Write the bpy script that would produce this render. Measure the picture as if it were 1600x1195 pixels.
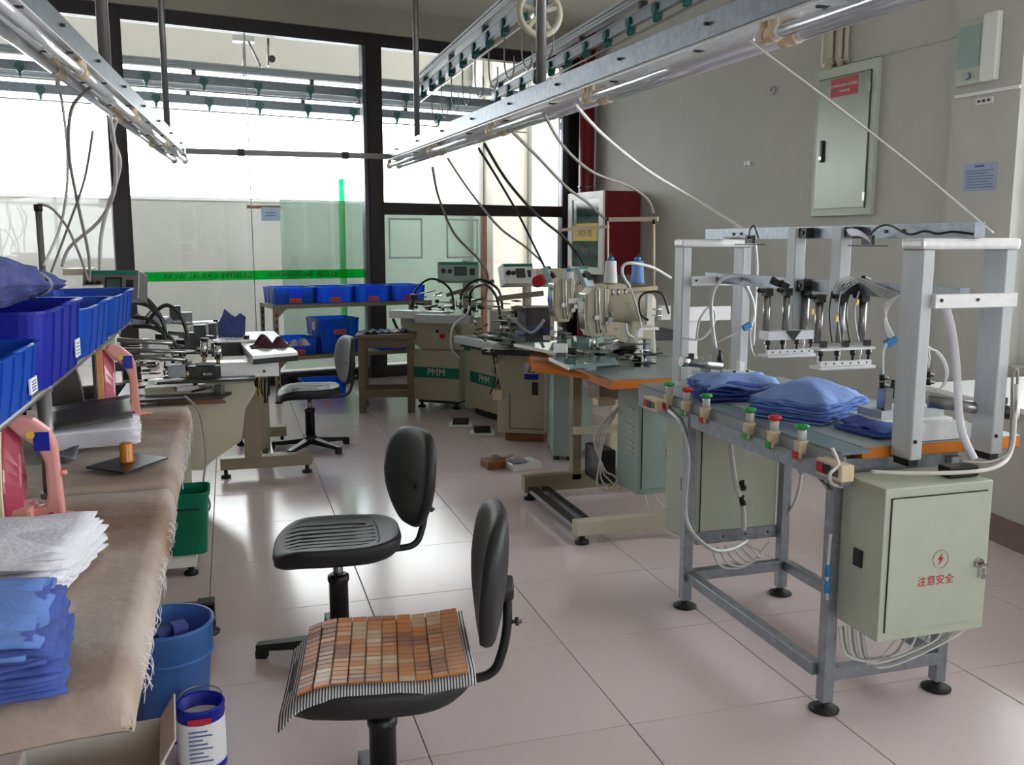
import bpy, bmesh, math, random
from mathutils import Vector, Matrix
random.seed(7)
S = bpy.context.scene
COL = S.collection
for o in list(bpy.data.objects): bpy.data.objects.remove(o)

# ------------------------------------------------------------------ camera
W_PX, H_PX = 1600.0, 1195.0
F_PX = 1455.0
CAM_H = 1.406
PITCH = math.atan(219.0 / F_PX)
YAW = math.radians(16.8)
cam_d = bpy.data.cameras.new('camera')
cam_d.sensor_fit = 'HORIZONTAL'; cam_d.sensor_width = 36.0
cam_d.lens = 36.0 * F_PX / W_PX
cam_d.clip_start = 0.05; cam_d.clip_end = 200
cam = bpy.data.objects.new('camera', cam_d); COL.objects.link(cam)
cam.location = (0, 0, CAM_H)
cam.rotation_euler = (math.pi / 2 - PITCH, 0, -YAW)
S.camera = cam

# ------------------------------------------------------------------ light
S.view_settings.view_transform = 'Standard'
S.view_settings.look = 'None'
S.view_settings.exposure = 0.75
S.view_settings.gamma = 1.0
S.view_settings.use_curve_mapping = False
world = bpy.data.worlds.new('overcast_sky'); S.world = world
world.use_nodes = True
bgn = world.node_tree.nodes['Background']
bgn.inputs[0].default_value = (0.975, 0.985, 1.0, 1)
bgn.inputs[1].default_value = 8.0

def portal(loc, normal, sx, sy):
    l = bpy.data.lights.new('window_portal', 'AREA'); l.shape = 'RECTANGLE'
    l.size = sx; l.size_y = sy; l.cycles.is_portal = True
    o = bpy.data.objects.new('window_portal', l); COL.objects.link(o)
    o.location = loc
    n = Vector(normal).normalized()
    o.rotation_euler = n.to_track_quat('-Z', 'Z').to_euler()
    return o

# ------------------------------------------------------------------ placing helpers (real-world rays of the survey camera)
_h = Vector((math.sin(YAW), math.cos(YAW), 0)); _r = Vector((math.cos(YAW), -math.sin(YAW), 0)); _z = Vector((0, 0, 1))
_f = _h * math.cos(PITCH) - _z * math.sin(PITCH); _u = _h * math.sin(PITCH) + _z * math.cos(PITCH)
C0 = Vector((0, 0, CAM_H))
def ray(x, y): return _r * ((x - 800) / F_PX) + _u * ((597.5 - y) / F_PX) + _f
def aty(x, y, Y): d = ray(x, y); return C0 + d * (Y / d.y)
def atz(x, y, z=0.0): d = ray(x, y); return C0 + d * ((z - CAM_H) / d.z)
def atx(x, y, X): d = ray(x, y); return C0 + d * (X / d.x)
def atp(x, y, p0, n): d = ray(x, y); return C0 + d * ((Vector(p0) - C0).dot(n) / d.dot(n))

# ------------------------------------------------------------------ materials
MATS = {}
def translucent(name, amount, rgb):
    """thin plastic or film that glows when lit from behind"""
    m = MATS[name]; nt = m.node_tree; b = nt.nodes['Principled BSDF']
    out = [n for n in nt.nodes if n.type == 'OUTPUT_MATERIAL'][0]
    t = nt.nodes.new('ShaderNodeBsdfTranslucent'); t.inputs[0].default_value = tuple(lin(v) for v in rgb) + (1,)
    mx = nt.nodes.new('ShaderNodeMixShader'); mx.inputs[0].default_value = amount
    nt.links.new(b.outputs[0], mx.inputs[1]); nt.links.new(t.outputs[0], mx.inputs[2]); nt.links.new(mx.outputs[0], out.inputs[0])
def lin(c): c /= 255.0; return c / 12.92 if c <= 0.04045 else ((c + 0.055) / 1.055) ** 2.4
def mat(name, rgb, rough=0.5, metal=0.0, var=0.08, scale=14.0, bump=0.0, bscale=60.0, alpha=1.0, trans=0.0, coat=0.0, emit=None, stretch=None, spec=None, rvar=0.0):
    if name in MATS: return MATS[name]
    m = bpy.data.materials.new(name); m.use_nodes = True
    nt = m.node_tree; b = nt.nodes['Principled BSDF']
    col = tuple(lin(v) for v in rgb)
    tc = nt.nodes.new('ShaderNodeTexCoord'); src = tc.outputs['Object']
    if stretch:
        mp = nt.nodes.new('ShaderNodeMapping'); mp.inputs['Scale'].default_value = stretch
        nt.links.new(src, mp.inputs[0]); src = mp.outputs[0]
    ns = nt.nodes.new('ShaderNodeTexNoise'); ns.inputs['Scale'].default_value = scale; ns.inputs['Detail'].default_value = 5
    nt.links.new(src, ns.inputs['Vector'])
    rp = nt.nodes.new('ShaderNodeValToRGB')
    rp.color_ramp.elements[0].position = 0.3; rp.color_ramp.elements[1].position = 0.7
    rp.color_ramp.elements[0].color = tuple(max(0, c * (1 - var)) for c in col) + (1,)
    rp.color_ramp.elements[1].color = tuple(min(1, c * (1 + var)) for c in col) + (1,)
    nt.links.new(ns.outputs['Fac'], rp.inputs[0]); nt.links.new(rp.outputs[0], b.inputs['Base Color'])
    b.inputs['Roughness'].default_value = rough; b.inputs['Metallic'].default_value = metal
    if spec is not None: b.inputs['Specular IOR Level'].default_value = spec
    if coat: b.inputs['Coat Weight'].default_value = coat
    if trans: b.inputs['Transmission Weight'].default_value = trans
    if alpha < 1: b.inputs['Alpha'].default_value = alpha
    if rvar:
        mr = nt.nodes.new('ShaderNodeMapRange'); mr.inputs[3].default_value = max(0.02, rough - rvar); mr.inputs[4].default_value = min(1, rough + rvar)
        nt.links.new(ns.outputs['Fac'], mr.inputs[0]); nt.links.new(mr.outputs[0], b.inputs['Roughness'])
    if bump:
        n2 = nt.nodes.new('ShaderNodeTexNoise'); n2.inputs['Scale'].default_value = bscale; n2.inputs['Detail'].default_value = 4
        nt.links.new(src, n2.inputs['Vector'])
        bp = nt.nodes.new('ShaderNodeBump'); bp.inputs['Strength'].default_value = bump; bp.inputs['Distance'].default_value = 0.01
        nt.links.new(n2.outputs['Fac'], bp.inputs['Height']); nt.links.new(bp.outputs[0], b.inputs['Normal'])
    MATS[name] = m
    return m
def glassmat(name, rgb, opacity=0.1, rough=0.02, glow=0.0):
    """thin pane: lets light straight through, tinted, with a mirror reflection at grazing angles"""
    m = bpy.data.materials.new(name); m.use_nodes = True; nt = m.node_tree
    for n in list(nt.nodes):
        if n.type == 'BSDF_PRINCIPLED': nt.nodes.remove(n)
    out = [n for n in nt.nodes if n.type == 'OUTPUT_MATERIAL'][0]
    tr = nt.nodes.new('ShaderNodeBsdfTransparent'); tr.inputs[0].default_value = tuple(lin(v) for v in rgb) + (1,)
    gl = nt.nodes.new('ShaderNodeBsdfGlossy'); gl.inputs['Roughness'].default_value = rough
    fr = nt.nodes.new('ShaderNodeFresnel'); fr.inputs[0].default_value = 1.45
    ns = nt.nodes.new('ShaderNodeTexNoise'); ns.inputs['Scale'].default_value = 3.0
    df = nt.nodes.new('ShaderNodeBsdfDiffuse'); df.inputs[0].default_value = tuple(lin(v) for v in rgb) + (1,)
    mx0 = nt.nodes.new('ShaderNodeMixShader')
    mm = nt.nodes.new('ShaderNodeMapRange'); mm.inputs[3].default_value = opacity * 0.85; mm.inputs[4].default_value = opacity * 1.15
    nt.links.new(ns.outputs['Fac'], mm.inputs[0]); nt.links.new(mm.outputs[0], mx0.inputs[0])
    if glow:
        tl = nt.nodes.new('ShaderNodeBsdfTranslucent'); tl.inputs[0].default_value = tuple(lin(v) for v in rgb) + (1,)
        mg = nt.nodes.new('ShaderNodeMixShader'); mg.inputs[0].default_value = glow
        nt.links.new(df.outputs[0], mg.inputs[1]); nt.links.new(tl.outputs[0], mg.inputs[2]); body = mg.outputs[0]
    else: body = df.outputs[0]
    nt.links.new(tr.outputs[0], mx0.inputs[1]); nt.links.new(body, mx0.inputs[2])
    mx = nt.nodes.new('ShaderNodeMixShader')
    nt.links.new(fr.outputs[0], mx.inputs[0]); nt.links.new(mx0.outputs[0], mx.inputs[1]); nt.links.new(gl.outputs[0], mx.inputs[2])
    nt.links.new(mx.outputs[0], out.inputs[0])
    MATS[name] = m
    return m

# ------------------------------------------------------------------ mesh building
class MB:
    def __init__(s): s.v = []; s.f = []; s.smooth = []
    def add(s, vs, fs, smooth=False):
        o = len(s.v); s.v += [Vector(p) for p in vs]
        for f in fs: s.f.append([i + o for i in f]); s.smooth.append(smooth)
        return s
    def box(s, x0, x1, y0, y1, z0, z1, M=None):
        vs = [Vector(p) for p in ((x0,y0,z0),(x1,y0,z0),(x1,y1,z0),(x0,y1,z0),(x0,y0,z1),(x1,y0,z1),(x1,y1,z1),(x0,y1,z1))]
        if M: vs = [M @ p for p in vs]
        return s.add(vs, [(3,2,1,0),(4,5,6,7),(0,1,5,4),(1,2,6,5),(2,3,7,6),(3,0,4,7)])
    def cbox(s, c, size, rz=0, rx=0, ry=0):
        M = Matrix.Translation(c) @ Matrix.Rotation(rz, 4, 'Z') @ Matrix.Rotation(ry, 4, 'Y') @ Matrix.Rotation(rx, 4, 'X')
        a, b, c2 = size[0]/2, size[1]/2, size[2]/2
        return s.box(-a, a, -b, b, -c2, c2, M)
    def bar(s, p0, p1, w, h, upv=(0,0,1)):
        p0 = Vector(p0); p1 = Vector(p1); d = (p1 - p0); L = d.length; d.normalize()
        u = Vector(upv)
        if abs(d.dot(u)) > 0.98: u = Vector((0,1,0))
        a = d.cross(u).normalized(); u = a.cross(d).normalized()
        vs = []
        for e in (p0, p1):
            for sx, sz in ((-1,-1),(1,-1),(1,1),(-1,1)): vs.append(e + a*(sx*w/2) + u*(sz*h/2))
        return s.add(vs, [(0,1,2,3),(7,6,5,4),(0,4,5,1),(1,5,6,2),(2,6,7,3),(3,7,4,0)])
    def cyl(s, p0, p1, r0, r1=None, n=12, caps=True):
        if r1 is None: r1 = r0
        p0 = Vector(p0); p1 = Vector(p1); d = (p1 - p0).normalized()
        u = Vector((0,0,1)) if abs(d.z) < 0.9 else Vector((1,0,0))
        a = d.cross(u).normalized(); b = a.cross(d).normalized()
        vs = []
        for e, r in ((p0, r0), (p1, r1)):
            for k in range(n):
                t = 2*math.pi*k/n; vs.append(e + a*(r*math.cos(t)) + b*(r*math.sin(t)))
        o = len(s.v)
        s.add(vs, [(k, (k+1) % n, n+(k+1) % n, n+k) for k in range(n)], True)
        if caps:
            s.f.append([o+k for k in range(n)][::-1]); s.smooth.append(False)
            s.f.append([o+n+k for k in range(n)]); s.smooth.append(False)
        return s
    def tube(s, pts, r, n=8, closed=False):
        pts = [Vector(p) for p in pts]; N = len(pts)
        if N < 2: return s
        rr = r if isinstance(r, (list, tuple)) else [r]*N
        prev = None; rings = []
        for i, p in enumerate(pts):
            a = pts[i-1] if (i or closed) else p; b = pts[(i+1) % N] if (i < N-1 or closed) else p
            d = (b - a)
            if d.length < 1e-9: d = Vector((0,0,1))
            d.normalize()
            if prev is None:
                u = Vector((0,0,1)) if abs(d.z) < 0.9 else Vector((1,0,0))
                prev = d.cross(u).normalized()
            prev = (prev - d*prev.dot(d)).normalized()
            c = d.cross(prev)
            rings.append([p + prev*(rr[i]*math.cos(2*math.pi*k/n)) + c*(rr[i]*math.sin(2*math.pi*k/n)) for k in range(n)])
        vs = [v for q in rings for v in q]; fs = []
        for i in range(N if closed else N-1):
            j = (i+1) % N
            for k in range(n): fs.append((i*n+k, i*n+(k+1) % n, j*n+(k+1) % n, j*n+k))
        o = len(s.v); s.add(vs, fs, True)
        if not closed:
            s.f.append([o+k for k in range(n)][::-1]); s.smooth.append(False)
            s.f.append([o+(N-1)*n+k for k in range(n)]); s.smooth.append(False)
        return s
    def lathe(s, prof, c=(0,0,0), n=20, M=None, smooth=True):
        vs = []; c = Vector(c)
        for r, z in prof:
            for k in range(n):
                t = 2*math.pi*k/n; p = Vector((r*math.cos(t), r*math.sin(t), z))
                vs.append((M @ p if M else p) + c)
        fs = []
        for i in range(len(prof)-1):
            for k in range(n): fs.append((i*n+k, i*n+(k+1) % n, (i+1)*n+(k+1) % n, (i+1)*n+k))
        o = len(s.v); s.add(vs, fs, smooth)
        s.f.append([o+k for k in range(n)][::-1]); s.smooth.append(False)
        s.f.append([o+(len(prof)-1)*n+k for k in range(n)]); s.smooth.append(False)
        return s
    def prism(s, poly, a, b, axis='x', M=None):
        """poly in the two other axes (x: y,z | y: x,z | z: x,y), extruded from a to b"""
        def P(q, t):
            p = Vector((t, q[0], q[1])) if axis == 'x' else Vector((q[0], t, q[1])) if axis == 'y' else Vector((q[0], q[1], t))
            return M @ p if M else p
        n = len(poly); vs = [P(q, a) for q in poly] + [P(q, b) for q in poly]
        fs = [list(range(n))[::-1], [n+i for i in range(n)]] + [(i, (i+1) % n, n+(i+1) % n, n+i) for i in range(n)]
        return s.add(vs, fs)
    def loft(s, rings, smooth=True, cap=True):
        n = len(rings[0]); vs = [p for r in rings for p in r]; fs = []
        for i in range(len(rings)-1):
            for k in range(n): fs.append((i*n+k, i*n+(k+1) % n, (i+1)*n+(k+1) % n, (i+1)*n+k))
        o = len(s.v); s.add(vs, fs, smooth)
        if cap:
            s.f.append([o+k for k in range(n)][::-1]); s.smooth.append(False)
            s.f.append([o+(len(rings)-1)*n+k for k in range(n)]); s.smooth.append(False)
        return s
    def grid(s, fn, nu, nv, smooth=True, thick=0.0):
        vs = [Vector(fn(i/nu, j/nv)) for j in range(nv+1) for i in range(nu+1)]
        q = nu+1
        fs = [(j*q+i, j*q+i+1, (j+1)*q+i+1, (j+1)*q+i) for j in range(nv) for i in range(nu)]
        if thick:
            n0 = len(vs); vs = vs + [p - Vector((0,0,thick)) for p in vs]
            fs2 = [tuple(n0+k for k in f[::-1]) for f in fs]
            edge = [(i, i+1) for i in range(nu)] + [(j*q+nu, (j+1)*q+nu) for j in range(nv)] + [(nv*q+i+1, nv*q+i) for i in range(nu)] + [((j+1)*q, j*q) for j in range(nv)]
            fs = fs + fs2 + [(b, a, n0+a, n0+b) for a, b in edge]
        return s.add(vs, fs, smooth)
    def mesh(s, name, m, bevel=0.0, seg=2):
        me = bpy.data.meshes.new(name)
        me.from_pydata([tuple(p) for p in s.v], [], s.f)
        me.polygons.foreach_set('use_smooth', s.smooth)
        if bevel or True:
            bm = bmesh.new(); bm.from_mesh(me)
            bmesh.ops.recalc_face_normals(bm, faces=bm.faces)
            if bevel:
                es = [e for e in bm.edges if len(e.link_faces) == 2 and e.calc_face_angle(0) > 0.6]
                bmesh.ops.bevel(bm, geom=es, offset=bevel, segments=seg, affect='EDGES', profile=0.6, clamp_overlap=True)
            bm.to_mesh(me); bm.free()
        me.materials.append(MATS[m] if isinstance(m, str) else m)
        return me
    def build(s, name, m, parent=None, bevel=0.0, seg=2, world=False, label=None):
        if world and parent is not None:
            inv = parent_matrix(parent).inverted(); s.v = [inv @ p for p in s.v]
        me = s.mesh(name, m, bevel, seg)
        o = bpy.data.objects.new(name, me); COL.objects.link(o)
        if parent is not None: o.parent = parent
        if label: o['label'] = label
        return o
def parent_matrix(p):
    M = Matrix.Translation(p.location) @ p.rotation_euler.to_matrix().to_4x4()
    return parent_matrix(p.parent) @ M if p.parent else M
def tag(o, label, cat, group=None):
    o['label'] = label; o['category'] = cat
    if group: o['group'] = group
    return o
def thing(name, label, cat, loc=(0,0,0), rz=0.0, group=None):
    o = bpy.data.objects.new(name, None); COL.objects.link(o); o.empty_display_size = 0.05
    o.location = loc; o.rotation_euler = (0,0,rz)
    return tag(o, label, cat, group)
def struct(o): o['kind'] = 'structure'; return o
def copy_tree(o, parent=None):
    c = o.copy(); COL.objects.link(c)
    if parent is not None: c.parent = parent
    for ch in o.children: copy_tree(ch, c)
    return c
def smooth_path(pts, n=6):
    """Catmull-Rom through the points"""
    P = [Vector(p) for p in pts]; out = []
    for i in range(len(P)-1):
        p0 = P[max(i-1,0)]; p1 = P[i]; p2 = P[i+1]; p3 = P[min(i+2,len(P)-1)]
        for k in range(n):
            t = k/n
            out.append(0.5*((2*p1)+(p2-p0)*t+(2*p0-5*p1+4*p2-p3)*t*t+(3*p1-p0-3*p2+p3)*t**3))
    out.append(P[-1]); return out
def textmesh(body, size, m, depth=0.001):
    """flat lettering as a mesh in its own xy plane, centred"""
    cu = bpy.data.curves.new('lettering', 'FONT'); cu.body = body; cu.size = size; cu.extrude = depth
    cu.align_x = 'CENTER'; cu.align_y = 'CENTER'; cu.resolution_u = 3
    t = bpy.data.objects.new('lettering', cu); COL.objects.link(t)
    dg = bpy.context.evaluated_depsgraph_get()
    me = bpy.data.meshes.new_from_object(t.evaluated_get(dg))
    bpy.data.objects.remove(t); me.materials.clear(); me.materials.append(MATS[m])
    return me
def text(name, body, size, m, parent, origin, xdir, updir, depth=0.001, mirror=False):
    """lettering lying on a surface; origin/xdir/updir in world space"""
    me = textmesh(body, size, m, depth)
    x = Vector(xdir).normalized(); u = Vector(updir).normalized(); n = x.cross(u)
    if mirror: x = -x
    M = Matrix((x.to_4d(), u.to_4d(), n.to_4d(), (0,0,0,1))).transposed()
    for i in range(3): M[3][i] = 0
    M = Matrix.Translation(origin) @ M
    if parent is not None: M = parent_matrix(parent).inverted() @ M
    me.transform(M)
    o = bpy.data.objects.new(name, me); COL.objects.link(o); o.parent = parent
    return o

# palette
mat('wall_paint', (196,194,188), 0.85, var=0.03, scale=4, bump=0.05, bscale=120)
mat('ceiling_paint', (222,218,206), 0.9, var=0.03)
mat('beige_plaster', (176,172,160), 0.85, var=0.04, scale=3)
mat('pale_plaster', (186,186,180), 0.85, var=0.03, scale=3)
mat('tile', (214,200,202), 0.18, var=0.018, scale=40, rvar=0.05, bump=0.012, bscale=90, spec=0.5)
mat('grout', (70,64,60), 0.9)
mat('base_tile', (120,100,92), 0.35)
mat('dark_frame', (38,31,33), 0.45, var=0.1)
mat('frame_side', (92,92,100), 0.35, metal=0.5)
mat('aluminium', (194,198,202), 0.45, metal=0.15, var=0.06, scale=30, stretch=(1,1,0.1))
mat('bright_aluminium', (238,238,240), 0.35, metal=0.2, var=0.05, scale=40)
mat('galvanised', (150,156,164), 0.42, metal=0.75, var=0.14, scale=40)
mat('steel', (150,150,150), 0.28, metal=0.95, var=0.1)
mat('dark_steel', (66,66,66), 0.4, metal=0.7, var=0.2)
mat('chrome', (215,215,215), 0.12, metal=1.0, var=0.02)
mat('pipe_grey', (128,126,126), 0.4, metal=0.5, var=0.06)
mat('black_plastic', (20,20,22), 0.42, var=0.2, scale=50)
mat('black_rubber', (16,16,17), 0.6)
mat('seat_black', (30,31,34), 0.5, var=0.15, scale=160, bump=0.15, bscale=500)
mat('cream_metal', (190,184,162), 0.42, var=0.03)
mat('cream_plastic', (214,196,166), 0.5)
mat('tan_metal', (134,122,100), 0.45, var=0.05)
mat('side_wood', (104,90,70), 0.5, var=0.12, scale=6, stretch=(1,1,8))
mat('cabinet_green', (186,194,178), 0.45, var=0.03)
mat('cabinet_blue', (150,170,164), 0.45, var=0.03)
mat('pmm_green', (0,120,100), 0.5)
mat('blue_bin', (10,84,190), 0.4, var=0.08, scale=6)
mat('deep_blue_bin', (28,44,170), 0.4, var=0.08, scale=6)
mat('red_paint', (120,18,30), 0.4, var=0.06)
mat('red', (190,24,34), 0.45)
mat('label_red', (196,90,70), 0.6)
mat('sign_red', (186,26,48), 0.5)
mat('green', (20,150,70), 0.45)
mat('yellow', (228,190,50), 0.5)
mat('white_plastic', (232,232,228), 0.45, var=0.02)
mat('white_laminate', (236,238,238), 0.25, var=0.02)
mat('white_paper', (228,228,232), 0.8, var=0.03)
mat('paper_blue', (170,182,206), 0.8, var=0.06)
mat('white_cloth', (226,224,232), 0.9, var=0.05, bump=0.3, bscale=80)
mat('cream_cloth', (196,180,158), 0.95, var=0.12, scale=5, bump=0.4, bscale=25)
mat('scorched_cloth', (150,118,84), 0.95, var=0.2, scale=6, bump=0.4, bscale=25)
mat('blue_cloth', (96,128,196), 0.92, var=0.14, scale=16, bump=0.35, bscale=60)
mat('pale_blue_cloth', (122,150,206), 0.92, var=0.12, scale=16, bump=0.35, bscale=60)
mat('royal_cloth', (66,86,160), 0.92, var=0.16, scale=16, bump=0.35, bscale=60)
mat('navy_cloth', (62,70,128), 0.9, var=0.25, scale=14, bump=0.5, bscale=40)
mat('maroon_cloth', (70,34,46), 0.9, var=0.2)
mat('grey_cloth', (126,130,140), 0.9, var=0.15)
mat('stripe_dark', (50,56,64), 0.9)
mat('orange_wood', (214,120,32), 0.45, var=0.1, scale=8, stretch=(1,1,6))
mat('brown_wood', (140,92,58), 0.6, var=0.2, scale=8, stretch=(1,6,1))
mat('grey_top', (150,158,158), 0.35, var=0.05)
mat('bamboo_a', (190,118,44), 0.4, var=0.15, scale=20)
mat('bamboo_b', (150,88,36), 0.4, var=0.2, scale=20)
mat('bamboo_c', (196,160,120), 0.35, var=0.15, scale=20)
mat('iron_pink', (218,150,142), 0.4, var=0.03)
mat('iron_rose', (176,70,92), 0.15, var=0.08, coat=0.5)
mat('iron_orange', (200,132,80), 0.5)
mat('iron_cream', (220,196,170), 0.45)
mat('iron_sole', (84,80,78), 0.38, metal=0.4, var=0.2)
mat('tube_white', (214,216,222), 0.12, metal=0.35, var=0.02)
mat('hose_clear', (206,208,208), 0.2, var=0.08, spec=0.7)
mat('cable_grey', (150,146,140), 0.5)
mat('cable_white', (214,212,206), 0.5)
mat('cable_black', (14,14,15), 0.35)
mat('teal', (22,92,88), 0.4, var=0.1)
mat('brass', (190,160,90), 0.3, metal=0.8)
mat('bucket_blue', (80,130,200), 0.35, var=0.12, scale=10)
mat('bin_green', (20,140,110), 0.3, var=0.1, scale=8)
mat('cardboard', (216,212,208), 0.8, var=0.06)
mat('brown_card', (168,124,84), 0.75, var=0.06)
mat('amber', (196,118,24), 0.25, var=0.1)
mat('thread_white', (222,222,228), 0.8, var=0.06, scale=4, stretch=(1,1,60))
mat('thread_blue', (120,150,210), 0.8, var=0.06, scale=4, stretch=(1,1,60))
mat('cap_blue', (40,130,190), 0.4)
translucent('blue_bin', 0.3, (10,110,240))
translucent('deep_blue_bin', 0.3, (40,60,230))
translucent('bin_green', 0.4, (20,190,140))
translucent('bucket_blue', 0.35, (90,150,230))
mat('screen', (70,84,80), 0.2, var=0.2)
mat('frosted', (176,190,196), 0.25, var=0.05)
glassmat('window_glass', (234,236,236), 0.015)
glassmat('tape_green', (20,232,130), 0.1)
glassmat('blue_crate', (50,150,255), 0.55, 0.2, 0.55)
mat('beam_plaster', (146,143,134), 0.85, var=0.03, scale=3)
mat('side_wall', (124,122,118), 0.85, var=0.05, scale=3)
mat('shelf_grey', (122,136,144), 0.3, var=0.04)
glassmat('green_glass', (226,240,233), 0.16)
glassmat('acrylic', (225,232,234), 0.14)
glassmat('acrylic_teal', (140,178,178), 0.5)
glassmat('lamp_glass', (240,240,240), 0.45, rough=0.05)
# ================================================================== THE SETTING
G0 = Vector((0.4565, 9.5072, 0)); GANG = math.radians(12.7)
GD = Vector((math.cos(GANG), math.sin(GANG), 0)); GN = Vector((-math.sin(GANG), math.cos(GANG), 0))
WANG = math.radians(6.4)
WC = Vector((3.9007, 10.2834, 0)); WD = Vector((-math.sin(WANG), math.cos(WANG), 0)); WN = Vector((-WD.y, WD.x, 0))   # WN points into the room
CEIL = 3.71
def GP(u, d, z): return G0 + GD*u + GN*d + Vector((0,0,z))
def frame_obj(name, loc, rz):
    o = bpy.data.objects.new(name, None); COL.objects.link(o); o.location = loc; o.rotation_euler = (0,0,rz); o.empty_display_size = 0.05
    return o

# floor slab (joints) + tiles
floor = struct(MB().box(-4.5, 7, -7.5, 15.5, -0.2, -0.004).build('floor', 'grout'))
TX, TY = 0.6035, 0.5955
tile_me = MB().box(-TX/2+0.0016, TX/2-0.0016, -TY/2+0.0016, TY/2-0.0016, -0.015, 0).mesh('tile', 'tile', bevel=0.0012, seg=1)
far_m = MB()
for i in range(-8, 13):
    for j in range(-16, 22):
        cx = 0.473 + TX*(i+0.5); cy = 2.357 + TY*(j+0.5)
        if cx < -4.3 or cx > 6.5: continue
        inside = (Vector((cx, cy, 0)) - G0).dot(GN) < 0.2
        if -2.6 < cx < 4.8 and cy > 0.9 and inside:
            t = bpy.data.objects.new('tile', tile_me); COL.objects.link(t); t.location = (cx, cy, random.uniform(-0.0006, 0.0004)); t.parent = floor
        else:
            far_m.box(cx-TX/2+0.0016, cx+TX/2-0.0016, cy-TY/2+0.0016, cy+TY/2-0.0016, -0.015, 0)
ft = far_m.build('tile_field', 'tile', floor); ft['kind'] = 'stuff'

struct(MB().box(-4.5, 7, -7.5, 9.1, CEIL, CEIL+0.15).prism([(-4.5, 9.1), (7, 9.1), (7, 11.15), (-4.5, 8.58)], CEIL, CEIL+0.15, 'z').build('ceiling', 'ceiling_paint'))

# right wall with pilaster and a window bay nearer the camera
wr = frame_obj('wall_right', WC, math.atan2(WD.y, WD.x))          # local x runs away from the camera, y into the room
del_o = wr
wall_r = MB()
RWIN = [(-9.2, -5.76), (-12.6, -9.8), (-16.0, -13.2)]
wall_r.box(-5.76, 0.4, -0.24, 0, 0, CEIL)
wall_r.box(-5.76, -5.27, 0, 0.05, 0, CEIL)
wall_r.box(-16.0, -5.76, -0.24, 0, 3.15, CEIL)
wall_r.box(-16.0, -5.76, -0.24, 0, 0, 0.66)
wall_r.box(-9.8, -9.2, -0.24, 0, 0.66, 3.15).box(-13.2, -12.6, -0.24, 0, 0.66, 3.15)
wall_r.box(-18, -16.0, -0.24, 0, 0, CEIL)
bpy.data.objects.remove(wr)
wall_right = wall_r.build('wall_right', 'wall_paint'); wall_right.location = WC; wall_right.rotation_euler = (0,0,math.atan2(WD.y, WD.x)); struct(wall_right)
def WP(s, d, z): return WC + WD*s + WN*d + Vector((0,0,z))
W_RZ = math.atan2(WD.y, WD.x)
b = MB().box(-5.27, 0, 0, 0.012, 0, 0.12).box(-5.76, -5.27, 0.05, 0.062, 0, 0.12).build('baseboard_right', 'base_tile'); b.location = WC; b.rotation_euler = (0,0,W_RZ); struct(b)
wf = MB(); panes = []
for a, c in RWIN:
    n = 3 if c-a > 3 else 2; w = (c-a)/n
    for k in range(n+1): x = a+k*w-(0.03 if 0 < k < n else 0.06 if k == n else 0); wf.box(x, x+0.06, -0.16, -0.1, 0.66, 3.15)
    for z in (0.66, 2.3, 3.09): wf.box(a, c, -0.16, -0.1, z, z+0.06)
    for k in range(n): panes.append((a+k*w+0.04, a+(k+1)*w-0.04))
wside = wf.build('window_2', 'white_plastic'); wside.location = WC; wside.rotation_euler = (0,0,W_RZ); struct(wside)
for s0, s1 in panes: MB().box(s0, s1, -0.134, -0.128, 0.70, 3.1).build('pane', 'window_glass', wside)
for a, c in RWIN: portal(WP((a+c)/2, -0.2, 1.9), WN, c-a, 2.45)
# low ledge in front of that window, tiled foot
ledge = MB().prism([(3.50, 4.02), (4.62, 4.10), (5.05, -1.0), (3.35, -1.0), (3.42, 3.3)], 0, 0.64, 'z').build('wall_ledge', 'wall_paint'); struct(ledge)
MB().prism([(3.47, 4.05), (4.62, 4.13), (5.05, -1.0), (3.32, -1.0), (3.39, 3.3)], 0.64, 0.665, 'z').build('sill_slab', 'white_laminate', ledge)
MB().prism([(3.488, 4.03), (3.50, 4.03), (3.42, 3.3), (3.35, -1.0), (3.338, -1.0), (3.408, 3.3)], 0, 0.13, 'z').build('baseboard', 'base_tile', ledge)

struct(MB().box(-3.9, -3.7, -7.5, 8.8, 0, CEIL).build('wall_left', 'side_wall'))
# wall behind the camera with three tall windows
wb = MB(); BY = -6.5
wb.box(-3.9, 6.6, BY-0.2, BY, 0, 0.95).box(-3.9, 6.6, BY-0.2, BY, 3.2, CEIL)
BWIN = [(1.4, 5.0)]
xs = -3.9
for a, c in BWIN: wb.box(xs, a, BY-0.2, BY, 0.95, 3.2); xs = c
wb.box(xs, 6.6, BY-0.2, BY, 0.95, 3.2)
struct(wb.build('wall_back', 'wall_paint'))
for k, (a, c) in enumerate(BWIN):
    m = MB()
    for x in (a, (a+c)/2-0.03, c-0.06): m.box(x, x+0.06, BY-0.13, BY-0.07, 0.95, 3.2)
    for z in (0.95, 2.3, 3.14): m.box(a, c, BY-0.13, BY-0.07, z, z+0.06)
    w = struct(m.build('window_3', 'white_plastic'))
    MB().box(a+0.05, c-0.05, BY-0.103, BY-0.097, 1.0, 3.15).build('pane', 'window_glass', w)
    portal(((a+c)/2, BY-0.18, 2.07), (0,1,0), c-a, 2.25)

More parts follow.
